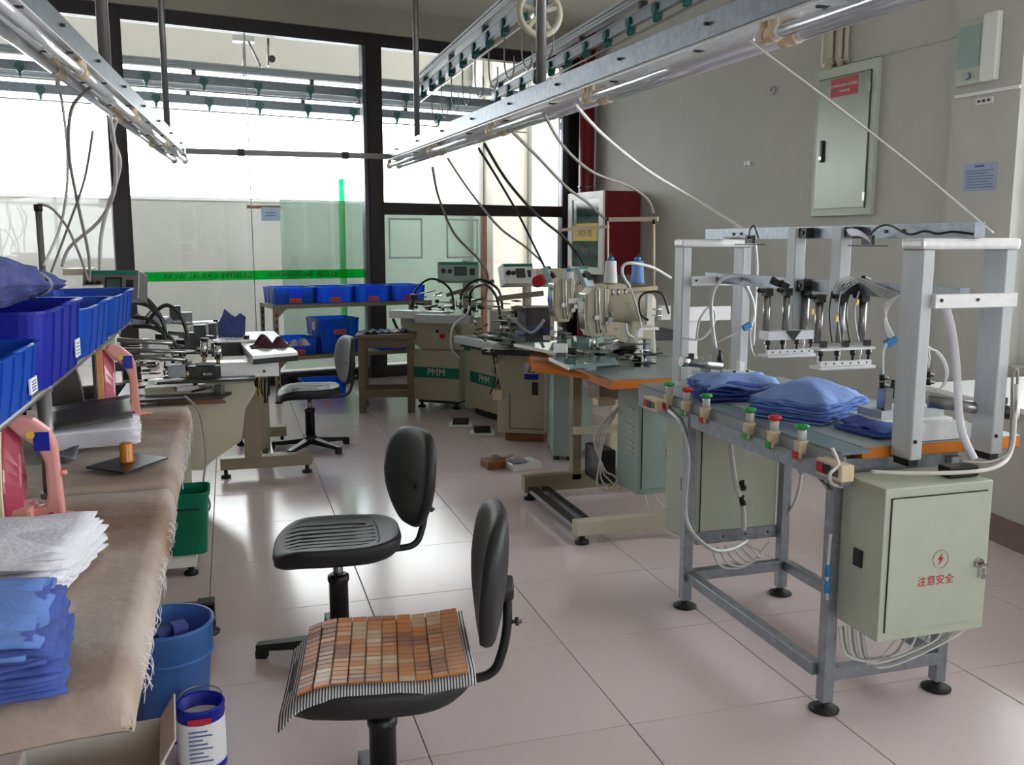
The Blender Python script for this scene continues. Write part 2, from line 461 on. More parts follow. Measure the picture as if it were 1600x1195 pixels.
# far glazed partition
win = frame_obj('window_1', G0, GANG); struct(win)
fm = MB()
U0, U1 = -4.6, 3.54
posts = [(-1.475, -1.335), (0.955, 1.115), (3.36, 3.54)]
for a, c in posts: fm_ = MB().box(a, c, -0.06, 0.06, 0, 3.46).build('post', 'dark_frame', win, bevel=0.004, seg=1)
MB().box(0.915, 0.953, -0.045, 0.05, 0, 3.34).build('side_strip', 'frame_side', win)
MB().box(3.29, 3.358, -0.045, 0.05, 0, 3.34).build('side_strip', 'frame_side', win)
MB().box(-1.333, -1.315, -0.03, 0.03, 0.11, 3.34).build('side_strip', 'dark_frame', win)
MB().box(U0, U1, -0.055, 0.055, 3.34, 3.46).build('top_beam', 'dark_frame', win)
MB().box(1.117, 3.29, -0.05, 0.05, 1.69, 1.81).build('transom', 'dark_frame', win)
for a, c in ((U0, -1.477), (-1.313, 0.913), (1.117, 3.288)):
    MB().box(a, c, -0.05, 0.05, 0, 0.105).build('kick_rail', 'dark_frame', win)
    MB().box(a, c, -0.048, 0.03, 0.105, 0.118).build('sill_strip', 'frame_side', win)
for a, c, z0, z1 in ((U0, -3.05, 0.118, 3.34), (-3.04, -1.477, 0.118, 3.34), (-1.313, -0.235, 0.118, 3.34), (-0.225, 0.913, 0.118, 3.34), (1.117, 3.288, 1.812, 3.34), (1.117, 3.288, 0.118, 1.688)):
    MB().box(a, c, -0.004, 0.004, z0, z1).build('pane', 'window_glass', win)
MB().box(-0.234, -0.226, -0.006, 0.006, 0.118, 3.34).build('pane_joint', 'frosted', win)
# wall strip above the partition
hw = MB().box(U0, U1+0.3, -0.1, 0.1, 3.461, CEIL).build('wall_far', 'beige_plaster'); hw.location = G0; hw.rotation_euler = (0,0,GANG); struct(hw)
# green safety band with mirrored lettering (read from the other side)
tp = MB().box(-1.313, 0.913, -0.009, -0.0055, 1.045, 1.135).build('safety_band', 'tape_green', win)
mat('tape_ink', (8,52,34), 0.6)
for body, u, sz in (('GIUSEPPE CASUAL WEAR', -0.66, 0.074), ('景益昌休闲服饰', 0.13, 0.066)):
    text('band_lettering', body, sz, 'tape_ink', tp, GP(u, -0.0098, 1.088), GD, (0,0,1), 0.0006, mirror=True)
lg = MB()                                             # three-stroke angular emblem
for k, u in enumerate((0.43, 0.50, 0.57)):
    w, h = 0.05, 0.042; z = 1.088
    pts = [(u+w/2, z+h/2), (u-w/2, z+h/2), (u-w/2, z), (u+w/2, z), (u+w/2, z-h/2), (u-w/2, z-h/2)]
    if k == 1: pts = [(2*u-a, c) for a, c in pts]
    if k == 2: pts = [(u-w/2, z+h/2), (u+w/2, z+h/2-0.006), (u+w/2, z-h/2+0.006), (u-w/2, z-h/2), (u-w/2, z), (u, z)]
    for (a, c), (d, e) in zip(pts, pts[1:]):
        lg.bar((a, -0.0098, c), (d, -0.0098, e), 0.0012, 0.009, (0,0,1) if abs(c-e) < 0.01 else (1,0,0))
lg.build('band_emblem', 'tape_ink', tp)

# ---------------- outside the partition: court with parapet, beam, columns; roof and ends are unseen additions
def court(name, m, *boxes):
    mb = MB()
    for bx in boxes: mb.box(*bx)
    o = mb.build(name, m); o.location = G0; o.rotation_euler = (0,0,GANG); return struct(o)
court('wall_court', 'pale_plaster', (-7, 8, 2.5, 2.75, 0, 1.9))
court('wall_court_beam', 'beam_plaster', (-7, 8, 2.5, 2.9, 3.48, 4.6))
court('trim_1', 'white_plastic', (-7, 3.5, 2.48, 2.62, 1.9, 1.935))
court('wall_court_pier', 'beige_plaster', (3.52, 4.06, 2.05, 2.49, 0, 4.0))
court('wall_court_column', 'pale_plaster', (4.07, 4.31, 1.95, 2.49, 0, 4.0))
court('wall_court_return', 'beige_plaster', (4.32, 4.74, 2.15, 2.49, 0, 4.0))
court('trim_2', 'white_plastic', (3.43, 3.505, 2.3, 2.45, 0, 4.0))
gscreen = frame_obj('glass_screen', GP(0.41, 0.9, 0), GANG); tag(gscreen, 'green tinted glass screen with a bright green post behind the blue crates', 'glass screen')
MB().box(-0.11, 0.60, -0.005, 0.005, 0.02, 1.86).build('pane', 'green_glass', gscreen)
MB().box(0.57, 0.63, 0.03, 0.07, 0.0, 2.10).build('green_post', 'tape_green', gscreen)
MB().box(0.603, 0.86, -0.005, 0.005, 0.02, 1.86).build('pane', 'green_glass', gscreen)
gs2 = frame_obj('glass_screen', GP(1.32, 0.9, 0), GANG); tag(gs2, 'pale green glass screen under the dark transom, with wooden edge post', 'glass screen')
MB().box(0.0, 1.42, -0.005, 0.005, 0.02, 1.76).build('pane', 'green_glass', gs2)
MB().box(1.42, 1.48, -0.03, 0.03, 0.0, 1.74).build('edge_post', 'brown_wood', gs2)
for a in (0.22, 0.95):
    m = MB()
    for x0, x1, z0, z1 in ((a, a+0.42, 1.22, 1.24), (a, a+0.42, 1.66, 1.68), (a, a+0.02, 1.22, 1.68), (a+0.4, a+0.42, 1.22, 1.68)): m.box(x0, x1, -0.012, -0.0055, z0, z1)
    m.build('outline_frame', 'frosted', gs2)
br = MB().box(0.05, 0.44, 1.3, 1.33, 1.775, 1.81).build('wooden_batten', 'brown_wood'); br.location = G0; br.rotation_euler = (0,0,GANG); tag(br, 'short brown wooden batten seen through the glass above a paper notice', 'batten')
pn = frame_obj('paper_notice', GP(0.2, 1.29, 1.64), GANG); tag(pn, 'small bluish paper notice under the brown batten behind the glass', 'notice')
MB().box(0, 0.21, 0, 0.003, 0, 0.15).build('sheet', 'paper_blue', pn)
mat('ink_blue', (90,104,150), 0.8)
m = MB()
for k in range(2): m.box(0.05, 0.16, -0.002, 0, 0.085-k*0.03, 0.095-k*0.03)
m.build('printed_lines', 'ink_blue', pn)
court('court_shade_roof', 'beam_plaster', (-7, 8, 0.1, 2.9, 4.6, 4.75))  # unseen roof, added to keep skylight off the parapet and beam
court('court_shade_ends', 'beige_plaster', (-7.2, -7, 0.1, 2.9, 0, 4.6), (8, 8.2, 0.1, 2.9, 0, 4.6))  # unseen closing walls, added so less daylight enters the court from its ends
# ================================================================== PNEUMATIC PRESS (front right)
def button_block(root, Y, cap, block, zt=0.862, X=1.642):
    b = MB().cbox((X, Y, 0.795), (0.036, 0.03, 0.034)).cbox((X-0.004, Y, 0.768), (0.03, 0.028, 0.022)).build('push_button', 'cream_plastic', root, bevel=0.002, seg=1, world=True)
    MB().cbox((X-0.016, Y+0.0, 0.767), (0.014, 0.026, 0.022)).build('contact', block, b, world=True)
    MB().lathe([(0.014, 0.812), (0.014, 0.84), (0.012, zt-0.016)], (X, Y, 0), 14).build('collar', 'hose_clear', b, world=True)
    MB().lathe([(0.010, zt-0.016), (0.020, zt-0.013), (0.022, zt-0.007), (0.018, zt-0.001), (0.006, zt+0.001)], (X, Y, 0), 16).build('button_cap', cap, b, world=True)

press = thing('pneumatic_press', 'aluminium framed pneumatic cloth press table with orange edged top and push buttons', 'machine', (1.88, 2.7, 0))
WB = dict(world=True)
LEGS = [(1.676, 2.268), (2.101, 2.282), (1.648, 3.124), (2.08, 3.135)]
for x, y in LEGS:
    l = MB().box(x-0.019, x+0.019, y-0.019, y+0.019, 0.03, 0.76).build('leg', 'galvanised', press, bevel=0.002, seg=1, **WB)
    MB().lathe([(0.044, 0), (0.046, 0.006), (0.030, 0.014), (0.014, 0.02), (0.012, 0.032)], (x, y, 0), 20).build('foot', 'black_rubber', l, **WB)
zs0, zs1 = 0.105, 0.145
MB().box(1.640, 1.678, 2.288, 3.104, zs0, zs1).build('stretcher', 'galvanised', press, bevel=0.002, seg=1, **WB)
MB().box(2.075, 2.113, 2.302, 3.115, zs0, zs1).build('stretcher', 'galvanised', press, bevel=0.002, seg=1, **WB)
MB().box(1.668, 2.061, 3.11, 3.148, zs0, zs1).build('stretcher', 'galvanised', press, bevel=0.002, seg=1, **WB)
MB().box(1.696, 2.082, 2.262, 2.298, 0.09, 0.13).build('stretcher', 'galvanised', press, bevel=0.002, seg=1, **WB)
for x0, x1, y0, y1 in ((1.635, 1.675, 2.19, 3.56), (2.09, 2.13, 2.29, 3.56), (1.675, 2.09, 2.29, 2.33), (1.675, 2.09, 3.52, 3.56)):
    MB().box(x0, x1, y0, y1, 0.72, 0.772).build('top_rail', 'galvanised', press, **WB)
top = MB().box(1.757, 2.335, 2.262, 3.60, 0.775, 0.808).build('tabletop', 'orange_wood', press, bevel=0.002, seg=1, **WB)
MB().box(1.757, 2.335, 2.262, 3.60, 0.8085, 0.813).build('laminate', 'grey_top', top, **WB)
MB().box(1.655, 1.756, 2.22, 3.60, 0.803, 0.811).build('side_shelf', 'shelf_grey', press, **WB)
MB().box(1.650, 1.656, 2.20, 3.60, 0.772, 0.802).build('edge_strip', 'grey_top', press, **WB)
# upper frame
UX = [(1.85, 1.89), (2.137, 2.177)]; UY = [(2.17, 2.256), (3.61, 3.69)]
for x0, x1 in UX:
    for k, (y0, y1) in enumerate(UY):
        u = MB().box(x0, x1, y0, y1, 0.785, 1.385).build('upright', 'aluminium', press, bevel=0.003, seg=1, **WB)
        if k == 0: MB().cyl((x0+0.012, y0+0.001, 0.84), (x0+0.012, y0-0.003, 0.84), 0.006).build('bolt', 'black_plastic', u, **WB)
        MB().box(x0+0.004, x1-0.004, y0+0.01, y1-0.01, 0.765, 0.785).build('end_plug', 'black_rubber', u, **WB)
for k, (y0, y1) in enumerate(UY):
    MB().box(1.845, 2.185, y0-0.003, y1+0.003, 1.386, 1.418).build('top_bar', 'bright_aluminium', press, bevel=0.01, seg=2, **WB)
    yb = y0-0.018 if k == 0 else y0-0.018
    mbar = MB().box(1.885, 2.172, yb, yb+0.017, 1.222, 1.262).build('middle_bar', 'bright_aluminium', press, bevel=0.002, seg=1, **WB)
    for x in (1.905, 2.03): MB().cyl((x, yb+0.001, 1.245), (x, yb-0.003, 1.245), 0.005).build('bolt', 'dark_steel', mbar, **WB)
MB().box(1.892, 2.135, 2.268, 2.288, 0.815, 0.868).build('lower_bar', 'bright_aluminium', press, **WB)
MB().box(2.0, 2.035, 2.15, 3.70, 1.419, 1.462).build('top_beam', 'galvanised', press, **WB)
MB().box(2.0, 2.035, 2.19, 3.69, 1.232, 1.276).build('middle_beam', 'galvanised', press, **WB)
for yb, zb in ((2.947, 1.085), (2.686, 1.11)):
    hb = MB().box(1.955, 1.998, yb, yb+0.052, zb, 1.458).build('hanger_bar', 'aluminium', press, bevel=0.002, seg=1, **WB)
    for z in (1.422, 1.235):
        MB().box(1.966, 1.998, yb-0.045, yb-0.002, z, z+0.035).build('bracket', 'dark_steel', hb, **WB)
        MB().cyl((1.966, yb-0.024, z+0.018), (1.962, yb-0.024, z+0.018), 0.007).build('bolt', 'black_plastic', hb, **WB)
for y in (3.4, 3.46, 2.6, 2.52, 2.44):
    MB().cyl((2.0, y, 1.44), (1.995, y, 1.44), 0.006).build('bolt', 'dark_steel', press, **WB)
# two hanging presser heads
def head(yc, x0, x1, zp, with_funnel):
    h = MB().box(x0, x1, yc-0.03, yc+0.03, zp, zp+(0.03 if with_funnel else 0.008)).build('presser_head', 'bright_aluminium', press, **WB)
    n = 3
    for k in range(n):
        xx = x0+0.02+k*(x1-x0-0.04)/(n-1) - (0.0 if not with_funnel else 0)
        yy = yc+0.02
        cy = MB().cyl((xx, yy, zp+0.02), (xx, yy, zp+0.155), 0.013, n=14).build('air_cylinder', 'steel', h, **WB)
        MB().cbox((xx, yy, zp+0.168), (0.03, 0.03, 0.026)).cyl((xx-0.02, yy, zp+0.172), (xx-0.04, yy-0.008, zp+0.175), 0.008).build('cylinder_cap', 'black_plastic', cy, **WB)
        MB().cyl((xx, yy, zp), (xx, yy, zp-0.045), 0.004).build('piston_rod', 'chrome', cy, **WB)
        MB().cbox((xx, yc-0.012, zp+0.02), (0.018, 0.018, 0.02)).build('fitting', 'black_plastic', cy, **WB)
    if with_funnel:
        MB().prism([(x0+0.07, zp+0.032), (x1-0.07, zp+0.032), ((x0+x1)/2, zp-0.004)], yc-0.036, yc-0.031, 'y').build('notch', 'dark_steel', h, **WB)
    for k in range(4):
        xx = x0+0.012+k*(x1-x0-0.024)/3
        MB().lathe([(0.004, zp-0.04), (0.004, zp-0.02), (0.009, zp-0.018), (0.009, zp-0.004), (0.005, zp-0.001)], (xx, yc-0.012, 0), 10).build('adjuster', 'dark_steel', h, **WB)
    bar = MB().box(x0+0.006, x1-0.006, yc-0.022, yc-0.008, zp-0.052, zp-0.036).build('clamp_bar', 'bright_aluminium', h, **WB)
    for k in range(6): MB().cyl((x0+0.025+k*(x1-x0-0.05)/5, yc-0.0222, zp-0.044), (x0+0.025+k*(x1-x0-0.05)/5, yc-0.024, zp-0.044), 0.003, n=8).build('screw', 'dark_steel', bar, **WB)
    MB().box(x0-0.004, x1+0.004, yc-0.035, yc+0.03, zp-0.064, zp-0.053).build('presser_foot', 'bright_aluminium', h, bevel=0.003, seg=1, **WB)
head(2.915, 1.82, 2.02, 1.062, True)
head(2.62, 1.832, 2.04, 1.056, False)
# folding slides on the table at the two ends
def slide(yc, x0, sgn, name='folding_slide'):
    s = MB().box(x0, x0+0.26, yc-0.09, yc+0.09, 0.822, 0.850).build(name, 'bright_aluminium', press, bevel=0.002, seg=1, **WB)
    MB().box(x0+0.01, x0+0.25, yc-0.06, yc+0.06, 0.8505, 0.875).build('slide_plate', 'aluminium', s, **WB)
    for k in range(7): MB().box(x0+0.015+k*0.035, x0+0.03+k*0.035, yc-0.0925, yc-0.0905, 0.83, 0.84).build('slot', 'dark_steel', s, **WB)
    for k in range(4): MB().cyl((x0+0.03+k*0.06, yc-0.04, 0.875), (x0+0.03+k*0.06, yc-0.04, 0.882), 0.006, n=10).build('screw', 'black_plastic', s, **WB)
    MB().cbox((x0+0.05, yc+0.02*sgn, 0.91), (0.03, 0.04, 0.07)).build('guide_block', 'steel', s, bevel=0.002, seg=1, **WB)
    MB().cbox((x0+0.2, yc, 0.895), (0.024, 0.03, 0.04)).build('guide_block', 'bright_aluminium', s, **WB)
    MB().lathe([(0.012, 0.9), (0.012, 0.935), (0.007, 0.94), (0.007, 0.96)], (x0+0.12, yc+0.03, 0), 10).build('valve', 'black_plastic', s, **WB)
    return s
s1 = slide(3.42, 1.83, 1)
s2 = slide(2.50, 1.95, -1)
c = MB().cyl((1.76, 3.40, 0.925), (1.93, 3.40, 0.90), 0.017, n=16).build('rod_cylinder', 'steel', press, **WB)
MB().cyl((1.745, 3.40, 0.927), (1.775, 3.40, 0.923), 0.021, n=16).build('end_cap', 'chrome', c, **WB)
MB().cbox((1.79, 3.40, 0.945), (0.018, 0.018, 0.026)).build('fitting', 'black_plastic', c, **WB)
c = MB().cyl((2.03, 2.32, 0.925), (2.20, 2.215, 0.905), 0.019, n=16).build('rod_cylinder', 'steel', press, **WB)
MB().cyl((2.185, 2.224, 0.907), (2.235, 2.194, 0.901), 0.022, n=16).build('end_cap', 'black_plastic', c, **WB)
MB().cyl((2.233, 2.195, 0.901), (2.243, 2.189, 0.900), 0.020, n=16).build('end_disc', 'bright_aluminium', c, **WB)
MB().cbox((2.205, 2.21, 0.937), (0.018, 0.018, 0.02)).cyl((2.205, 2.21, 0.945), (2.205, 2.21, 0.965), 0.005).build('fitting', 'black_plastic', c, **WB)
MB().box(1.86, 2.16, 2.66, 3.28, 0.8135, 0.823).build('work_plate', 'brown_card', press, **WB)
MB().box(1.99, 2.17, 2.72, 2.98, 0.8232, 0.829).build('slide_plate', 'bright_aluminium', press, **WB)
MB().box(1.99, 2.16, 2.80, 2.803, 0.829, 0.885).build('acrylic_guard', 'acrylic', press, **WB)
# push buttons, switch boxes
for Y, cap, blk in ((3.294, 'green', 'red'), (3.143, 'red', 'green'), (2.993, 'green', 'red'), (2.692, 'green', 'green'), (2.546, 'red', 'green'), (2.396, 'green', 'red')):
    button_block(press, Y, cap, blk)
for cy, cx in ((2.225, 1.635), (3.37, 1.615)):
    sb = MB().box(cx-0.022, cx+0.022, cy-0.065, cy+0.055, 0.74, 0.788).build('switch_box', 'cream_plastic', press, bevel=0.003, seg=1, **WB)
    MB().box(cx-0.027, cx-0.022, cy+0.015, cy+0.045, 0.75, 0.778).build('rocker', 'red', sb, **WB)
    MB().box(cx-0.026, cx-0.022, cy-0.015, cy+0.012, 0.75, 0.778).build('rocker', 'black_plastic', sb, **WB)
    MB().box(cx-0.0235, cx-0.022, cy-0.05, cy-0.02, 0.752, 0.776).build('label_plate', 'screen', sb, **WB)
# control cabinet on the near end and one on the far end
def cabinet(x0, x1, y0, y1, z0, z1, latch=True):
    cb = MB().box(x0, x1, y0, y1, z0, z1).build('control_cabinet', 'cabinet_green', press, bevel=0.004, seg=2, **WB)
    d = MB().box(x0+0.022, x1-0.022, y0-0.004, y0-0.001, z0+0.03, z1-0.03).build('cabinet_door', 'cabinet_green', cb, **WB)
    g = MB()
    for a in ((x0+0.019, x0+0.0215, z0+0.027, z1-0.027), (x0+0.019, x1-0.019, z1-0.0295, z1-0.0265)): g.box(a[0], a[1], y0-0.0035, y0-0.0005, a[2], a[3])
    g.build('door_gap', 'dark_steel', cb, **WB)
    MB().box(x0-0.006, x0, y0+0.08, y0+0.115, z0+0.19, z0+0.24).build('socket', 'black_plastic', cb, **WB)
    return cb, d
cab, door = cabinet(1.684, 2.045, 2.06, 2.245, 0.302, 0.742)
MB().cyl((2.008, 2.056, 0.505), (2.008, 2.046, 0.505), 0.014, n=18).build('lock', 'chrome', door, **WB)
MB().box(2.004, 2.030, 2.040, 2.0435, 0.497, 0.505).box(2.010, 2.022, 2.041, 2.0435, 0.465, 0.49).cyl((2.016, 2.0435, 0.468), (2.016, 2.040, 0.468), 0.009, n=12).build('key', 'chrome', door, **WB)
text('warning_lettering', '注意安全', 0.031, 'red', door, (1.865, 2.0555, 0.465), (1,0,0), (0,0,1), 0.0004)
m = MB()
cx, cz = 1.877, 0.527
for k in range(28):
    a0, a1 = 2*math.pi*k/28, 2*math.pi*(k+1)/28
    m.bar((cx+0.026*math.cos(a0), 2.0555, cz+0.026*math.sin(a0)), (cx+0.026*math.cos(a1), 2.0555, cz+0.026*math.sin(a1)), 0.0008, 0.0014, (0,1,0))
m.prism([(cx+0.006, cz+0.02), (cx-0.010, cz-0.002), (cx-0.001, cz-0.001), (cx-0.007, cz-0.02), (cx+0.011, cz+0.005), (cx+0.001, cz+0.005)], 2.0552, 2.0558, 'y')
m.build('lightning_mark', 'red', door, **WB)
cab2, door2 = cabinet(1.70, 2.06, 3.16, 3.42, 0.235, 0.71)
MB().box(1.70, 2.06, 3.150, 3.159, 0.235, 0.285).build('mounting_strip', 'galvanised', cab2, **WB)
for k in range(4): MB().cyl((1.72+k*0.1, 3.15, 0.26), (1.72+k*0.1, 3.147, 0.26), 0.004, n=8).build('bolt', 'black_plastic', cab2, **WB)
# adapter, filter bowl
MB().box(1.93, 2.03, 2.10, 2.15, 0.7435, 0.775).build('adapter', 'black_plastic', press, bevel=0.004, **WB)
MB().lathe([(0.004, 0.64), (0.012, 0.648), (0.014, 0.66), (0.014, 0.70), (0.010, 0.712)], (1.80, 2.62, 0), 14).build('filter_bowl', 'hose_clear', press, **WB)
# tubes and hoses of the press
def hose(name, pts, r, m, parent=press, n=8, sp=6):
    return MB().tube(smooth_path(pts, sp), r, n).build(name, m, parent, world=parent is not None)
P_ = lambda x, y, Y: aty(x, y, Y)
hose('air_hose', [P_(1118,545,3.35), P_(1112,500,3.4), P_(1113,460,3.4), P_(1130,436,3.4), P_(1155,436,3.4), P_(1172,460,3.4), P_(1178,490,3.4), P_(1170,515,3.4)], 0.008, 'hose_clear')
hose('air_hose', [P_(1066,527,3.5), P_(1095,530,3.5), P_(1113,510,3.5), P_(1117,490,3.5), P_(1108,480,3.5), P_(1093,500,3.5), P_(1088,530,3.5)], 0.005, 'hose_clear')
hose('air_hose', [P_(1170,510,3.4), P_(1150,520,3.4), P_(1120,535,3.4)], 0.002, 'hose_clear')
hose('air_hose', [P_(1176,505,3.45), P_(1172,525,3.45), P_(1175,548,3.45), P_(1180,556,3.4)], 0.004, 'hose_clear')
hose('air_hose', [P_(1180,380,3.6), P_(1183,420,3.6), P_(1180,480,3.6), P_(1177,540,3.6)], 0.006, 'hose_clear')
MB().cbox(P_(1167,510,3.4), (0.035, 0.02, 0.022), 0, 0, -0.5).build('hose_junction', 'cap_blue', press, **WB)
for k in range(6):
    hose('air_hose', [P_(1300+k*2,470-k,2.70), P_(1308+k*5,440+k,2.62), P_(1335+k*3,432+k*2,2.6), P_(1380,450+k*3,2.5), P_(1420,462+k*2,2.4)], 0.0022, 'hose_clear')
for k in range(4):
    hose('air_hose', [P_(1300+k*14,455,2.62), P_(1296+k*13,490,2.6), P_(1300+k*14,535,2.6)], 0.0025, 'hose_clear' if k % 2 else 'cable_black')
for x, y in ((1212,440), (1225,445), (1330,437), (1345,441), (1352,438)):
    MB().cbox(P_(x,y,2.75), (0.04, 0.02, 0.026), 0.3, 0.2, 0.3).build('valve_cluster', 'black_plastic', press, bevel=0.004, seg=1, **WB)
for x, y in ((1308,498), (1340,472), (1270,487)):
    MB().cbox(P_(x,y,2.58), (0.012, 0.002, 0.018), 0.3, 0, 0.2).build('yellow_tag', 'yellow', press, **WB)
for k in range(4):
    hose('air_hose', [P_(1412-k*2,458+k,2.4), P_(1392-k*3,475,2.4), P_(1382+k,500,2.4), P_(1385+k*3,520,2.4), P_(1392+k*2,530,2.4)], 0.0025, 'hose_clear')
hose('air_hose', [P_(1390,533,2.4), P_(1380,545,2.4), P_(1378,565,2.42), P_(1379,585,2.45)], 0.006, 'hose_clear')
MB().cbox(P_(1392,533,2.4), (0.035, 0.02, 0.02), 0, 0, -0.5).build('hose_junction', 'cap_blue', press, **WB)
for k in range(3):
    hose('air_hose', [P_(1443,538+k*4,2.4), P_(1462+k*2,550,2.4), P_(1476+k*2,575,2.4), P_(1474+k,600,2.4), P_(1462,610,2.4)], 0.003, 'hose_clear')
for k in range(2): hose('air_hose', [P_(1445+k*5,540,2.35), P_(1449+k*3,560,2.35), P_(1450,575,2.35)], 0.003, 'hose_clear')
for x, y, Y in ((1379,585,2.45), (1379,597,2.45), (1450,580,2.37), (1450,592,2.37)):
    MB().cyl(P_(x,y,Y), P_(x,y+9,Y), 0.010, n=10).cyl(P_(x,y+5,Y), P_(x+9,y+6,Y), 0.005, n=8).build('flow_valve', 'black_plastic', press, **WB)
hose('hose_sleeve', [P_(1478,480,2.22), P_(1488,520,2.24), P_(1495,580,2.26), P_(1498,640,2.2), P_(1505,680,2.15), P_(1522,718,2.11)], 0.012, 'white_cloth')
hose('cable', [P_(1362,737,2.16), P_(1420,739,2.12), P_(1500,738,2.08), P_(1555,730,2.08), P_(1580,705,2.12), P_(1586,650,2.15), P_(1588,600,2.15)], 0.006, 'cable_white')
hose('cable', [P_(1500,720,2.1), P_(1545,722,2.1), P_(1575,705,2.14), P_(1580,650,2.16), P_(1582,585,2.16), P_(1585,577,2.15), P_(1590,585,2.15), P_(1586,650,2.15)], 0.004, 'cable_grey')
hose('cable', [P_(1300,700,2.19), P_(1310,725,2.18), P_(1297,740,2.17), P_(1300,755,2.2), P_(1316,760,2.2)], 0.005, 'cable_white')
hose('cable', [(1.64,2.40,0.76), (1.645,2.33,0.73), (1.655,2.29,0.70), (1.64,2.25,0.69)], 0.005, 'cable_grey')
hose('cable', [(1.63,3.28,0.755), (1.625,3.15,0.72), (1.622,3.08,0.6), (1.62,3.09,0.42), (1.63,3.06,0.33), (1.70,3.02,0.26), (1.80,3.05,0.24), (1.9,3.1,0.25)], 0.008, 'hose_clear')
hose('cable', [(1.80,3.10,0.72), (1.81,3.09,0.60), (1.83,3.08,0.48), (1.86,3.08,0.40), (1.87,3.08,0.30)], 0.010, 'hose_clear')
for z in (0.50, 0.44): MB().cyl((1.85,3.075,z), (1.86,3.075,z-0.035), 0.012, n=10).build('hose_fitting', 'black_plastic', press, **WB)
for k in range(6):
    hose('cable', [(1.74+k*0.03,3.10,0.24), (1.77+k*0.03,3.07,0.17+k*0.008), (1.86+k*0.015,3.06,0.16+k*0.006), (1.95,3.08,0.20), (2.0,3.1,0.24)], 0.004, 'hose_clear')
hose('air_hose', [(2.09,3.12,0.7), (2.115,3.08,0.55), (2.11,3.09,0.42), (2.09,3.12,0.33)], 0.007, 'hose_clear')
hose('air_hose', [(1.655,2.25,0.56), (1.648,2.245,0.50), (1.648,2.245,0.40), (1.655,2.25,0.36)], 0.005, 'hose_clear')
for z in (0.47, 0.42): MB().cyl((1.648,2.245,z), (1.648,2.245,z-0.035), 0.010, n=10).build('hose_fitting', 'cap_blue', press, **WB)
for k in range(7):
    a = k*0.05
    hose('cable', [(1.70+a*0.3,2.25,0.27), (1.70+a*0.4,2.21,0.20-0.01*k), (1.80+a,2.20,0.17+0.008*k), (1.88+a*0.8,2.22,0.21+0.01*k), (1.98,2.24,0.24)], 0.0035, 'cable_grey' if k % 2 else 'hose_clear')
hose('cable', [P_(1121,362,3.7), P_(1125,370,3.66), P_(1150,371,3.2), P_(1168,371,3.0), P_(1172,358,3.0), P_(1178,353,3.0), P_(1182,362,3.0), P_(1185,372,3.0)], 0.003, 'cable_black')
hose('cable', [P_(1358,368,2.55), P_(1372,355,2.5), P_(1390,352,2.45), P_(1420,366,2.35), P_(1445,361,2.3), P_(1465,365,2.25), P_(1490,362,2.2), P_(1522,366,2.15)], 0.0035, 'cable_black')
for x, y, Y in ((1172,374,3.0), (1356,375,2.55)):
    q = P_(x, y, Y); MB().cbox(q, (0.012, 0.05, 0.03)).cbox(q+Vector((0,0,-0.018)), (0.03, 0.16, 0.004)).build('sensor_bracket', 'dark_steel', press, **WB)
MB().grid(lambda u, v: P_(1322+u*34+v*6, 358+math.sin(u*3)*-6+u*12+v*12, 2.52+0.01*math.sin(v*6)), 6, 3, thick=0.001).build('white_rag', 'white_cloth', press, **WB)

# ------------------------------------------------------------------ cloth stacks
def stack(name, label, cat, c, sx, sy, h, n, m_side, m_top, rz=0, dome=0.3, jit=0.012, wav=0.006, group=None, seed=1, tilt=0.0):
    rnd = random.Random(seed)
    root = thing(name, label, cat, c, rz, group)
    def layer(k, mb, th):
        ox, oy, r = rnd.uniform(-jit, jit), rnd.uniform(-jit, jit), rnd.uniform(-0.05, 0.05)
        ex, ey = sx*(1+rnd.uniform(-0.05, 0.04)), sy*(1+rnd.uniform(-0.05, 0.04))
        ph = rnd.uniform(0, 6.28); zb = h*(k/n)
        def fn(u, v):
            x, y = (u-0.5)*ex, (v-0.5)*ey
            e = max(abs(u-0.5), abs(v-0.5))*2
            lift = 1.0 - dome*max(0, e-0.25)**1.3*(k/n)
            z = (zb+th)*lift + wav*(k/n)*(math.sin(u*9+ph)+math.sin(v*11+ph*1.7))*(0.3+e) + tilt*(u-0.5)*(k/n)
            fr = rnd.uniform(-0.004, 0.004) if e > 0.95 else 0
            return (x*math.cos(r)-y*math.sin(r)+ox+fr, x*math.sin(r)+y*math.cos(r)+oy+fr, max(z, th*0.9))
        mb.grid(fn, 14, 12, thick=th*0.8)
    th = h/n
    mb = MB()
    for k in range(n-2): layer(k, mb, th)
    mb.build('cloth_layers', m_side, root)
    for k in range(n-2, n):
        mb = MB(); layer(k, mb, th); mb.build('top_sheet', m_top, root)
    return root
stack('cloth_stack', 'tall domed stack of light blue cut cloth between the two button groups', 'cloth stack', (1.90, 2.745, 0.8145), 0.30, 0.27, 0.125, 18, 'blue_cloth', 'pale_blue_cloth', 0.5, 0.75, group='cut cloth stacks on the press', seed=3, wav=0.004)
stack('cloth_stack', 'wavy lower stack of blue cut cloth beside the far folding slide', 'cloth stack', (1.85, 3.165, 0.8145), 0.29, 0.25, 0.095, 13, 'royal_cloth', 'pale_blue_cloth', -0.25, 0.6, group='cut cloth stacks on the press', seed=5, wav=0.008)
stack('cloth_stack', 'thin dark blue cloth pile half under the near folding slide', 'cloth stack', (1.97, 2.42, 0.8145), 0.22, 0.2, 0.03, 5, 'royal_cloth', 'royal_cloth', 0.1, 0.3, group='cut cloth stacks on the press', seed=8)
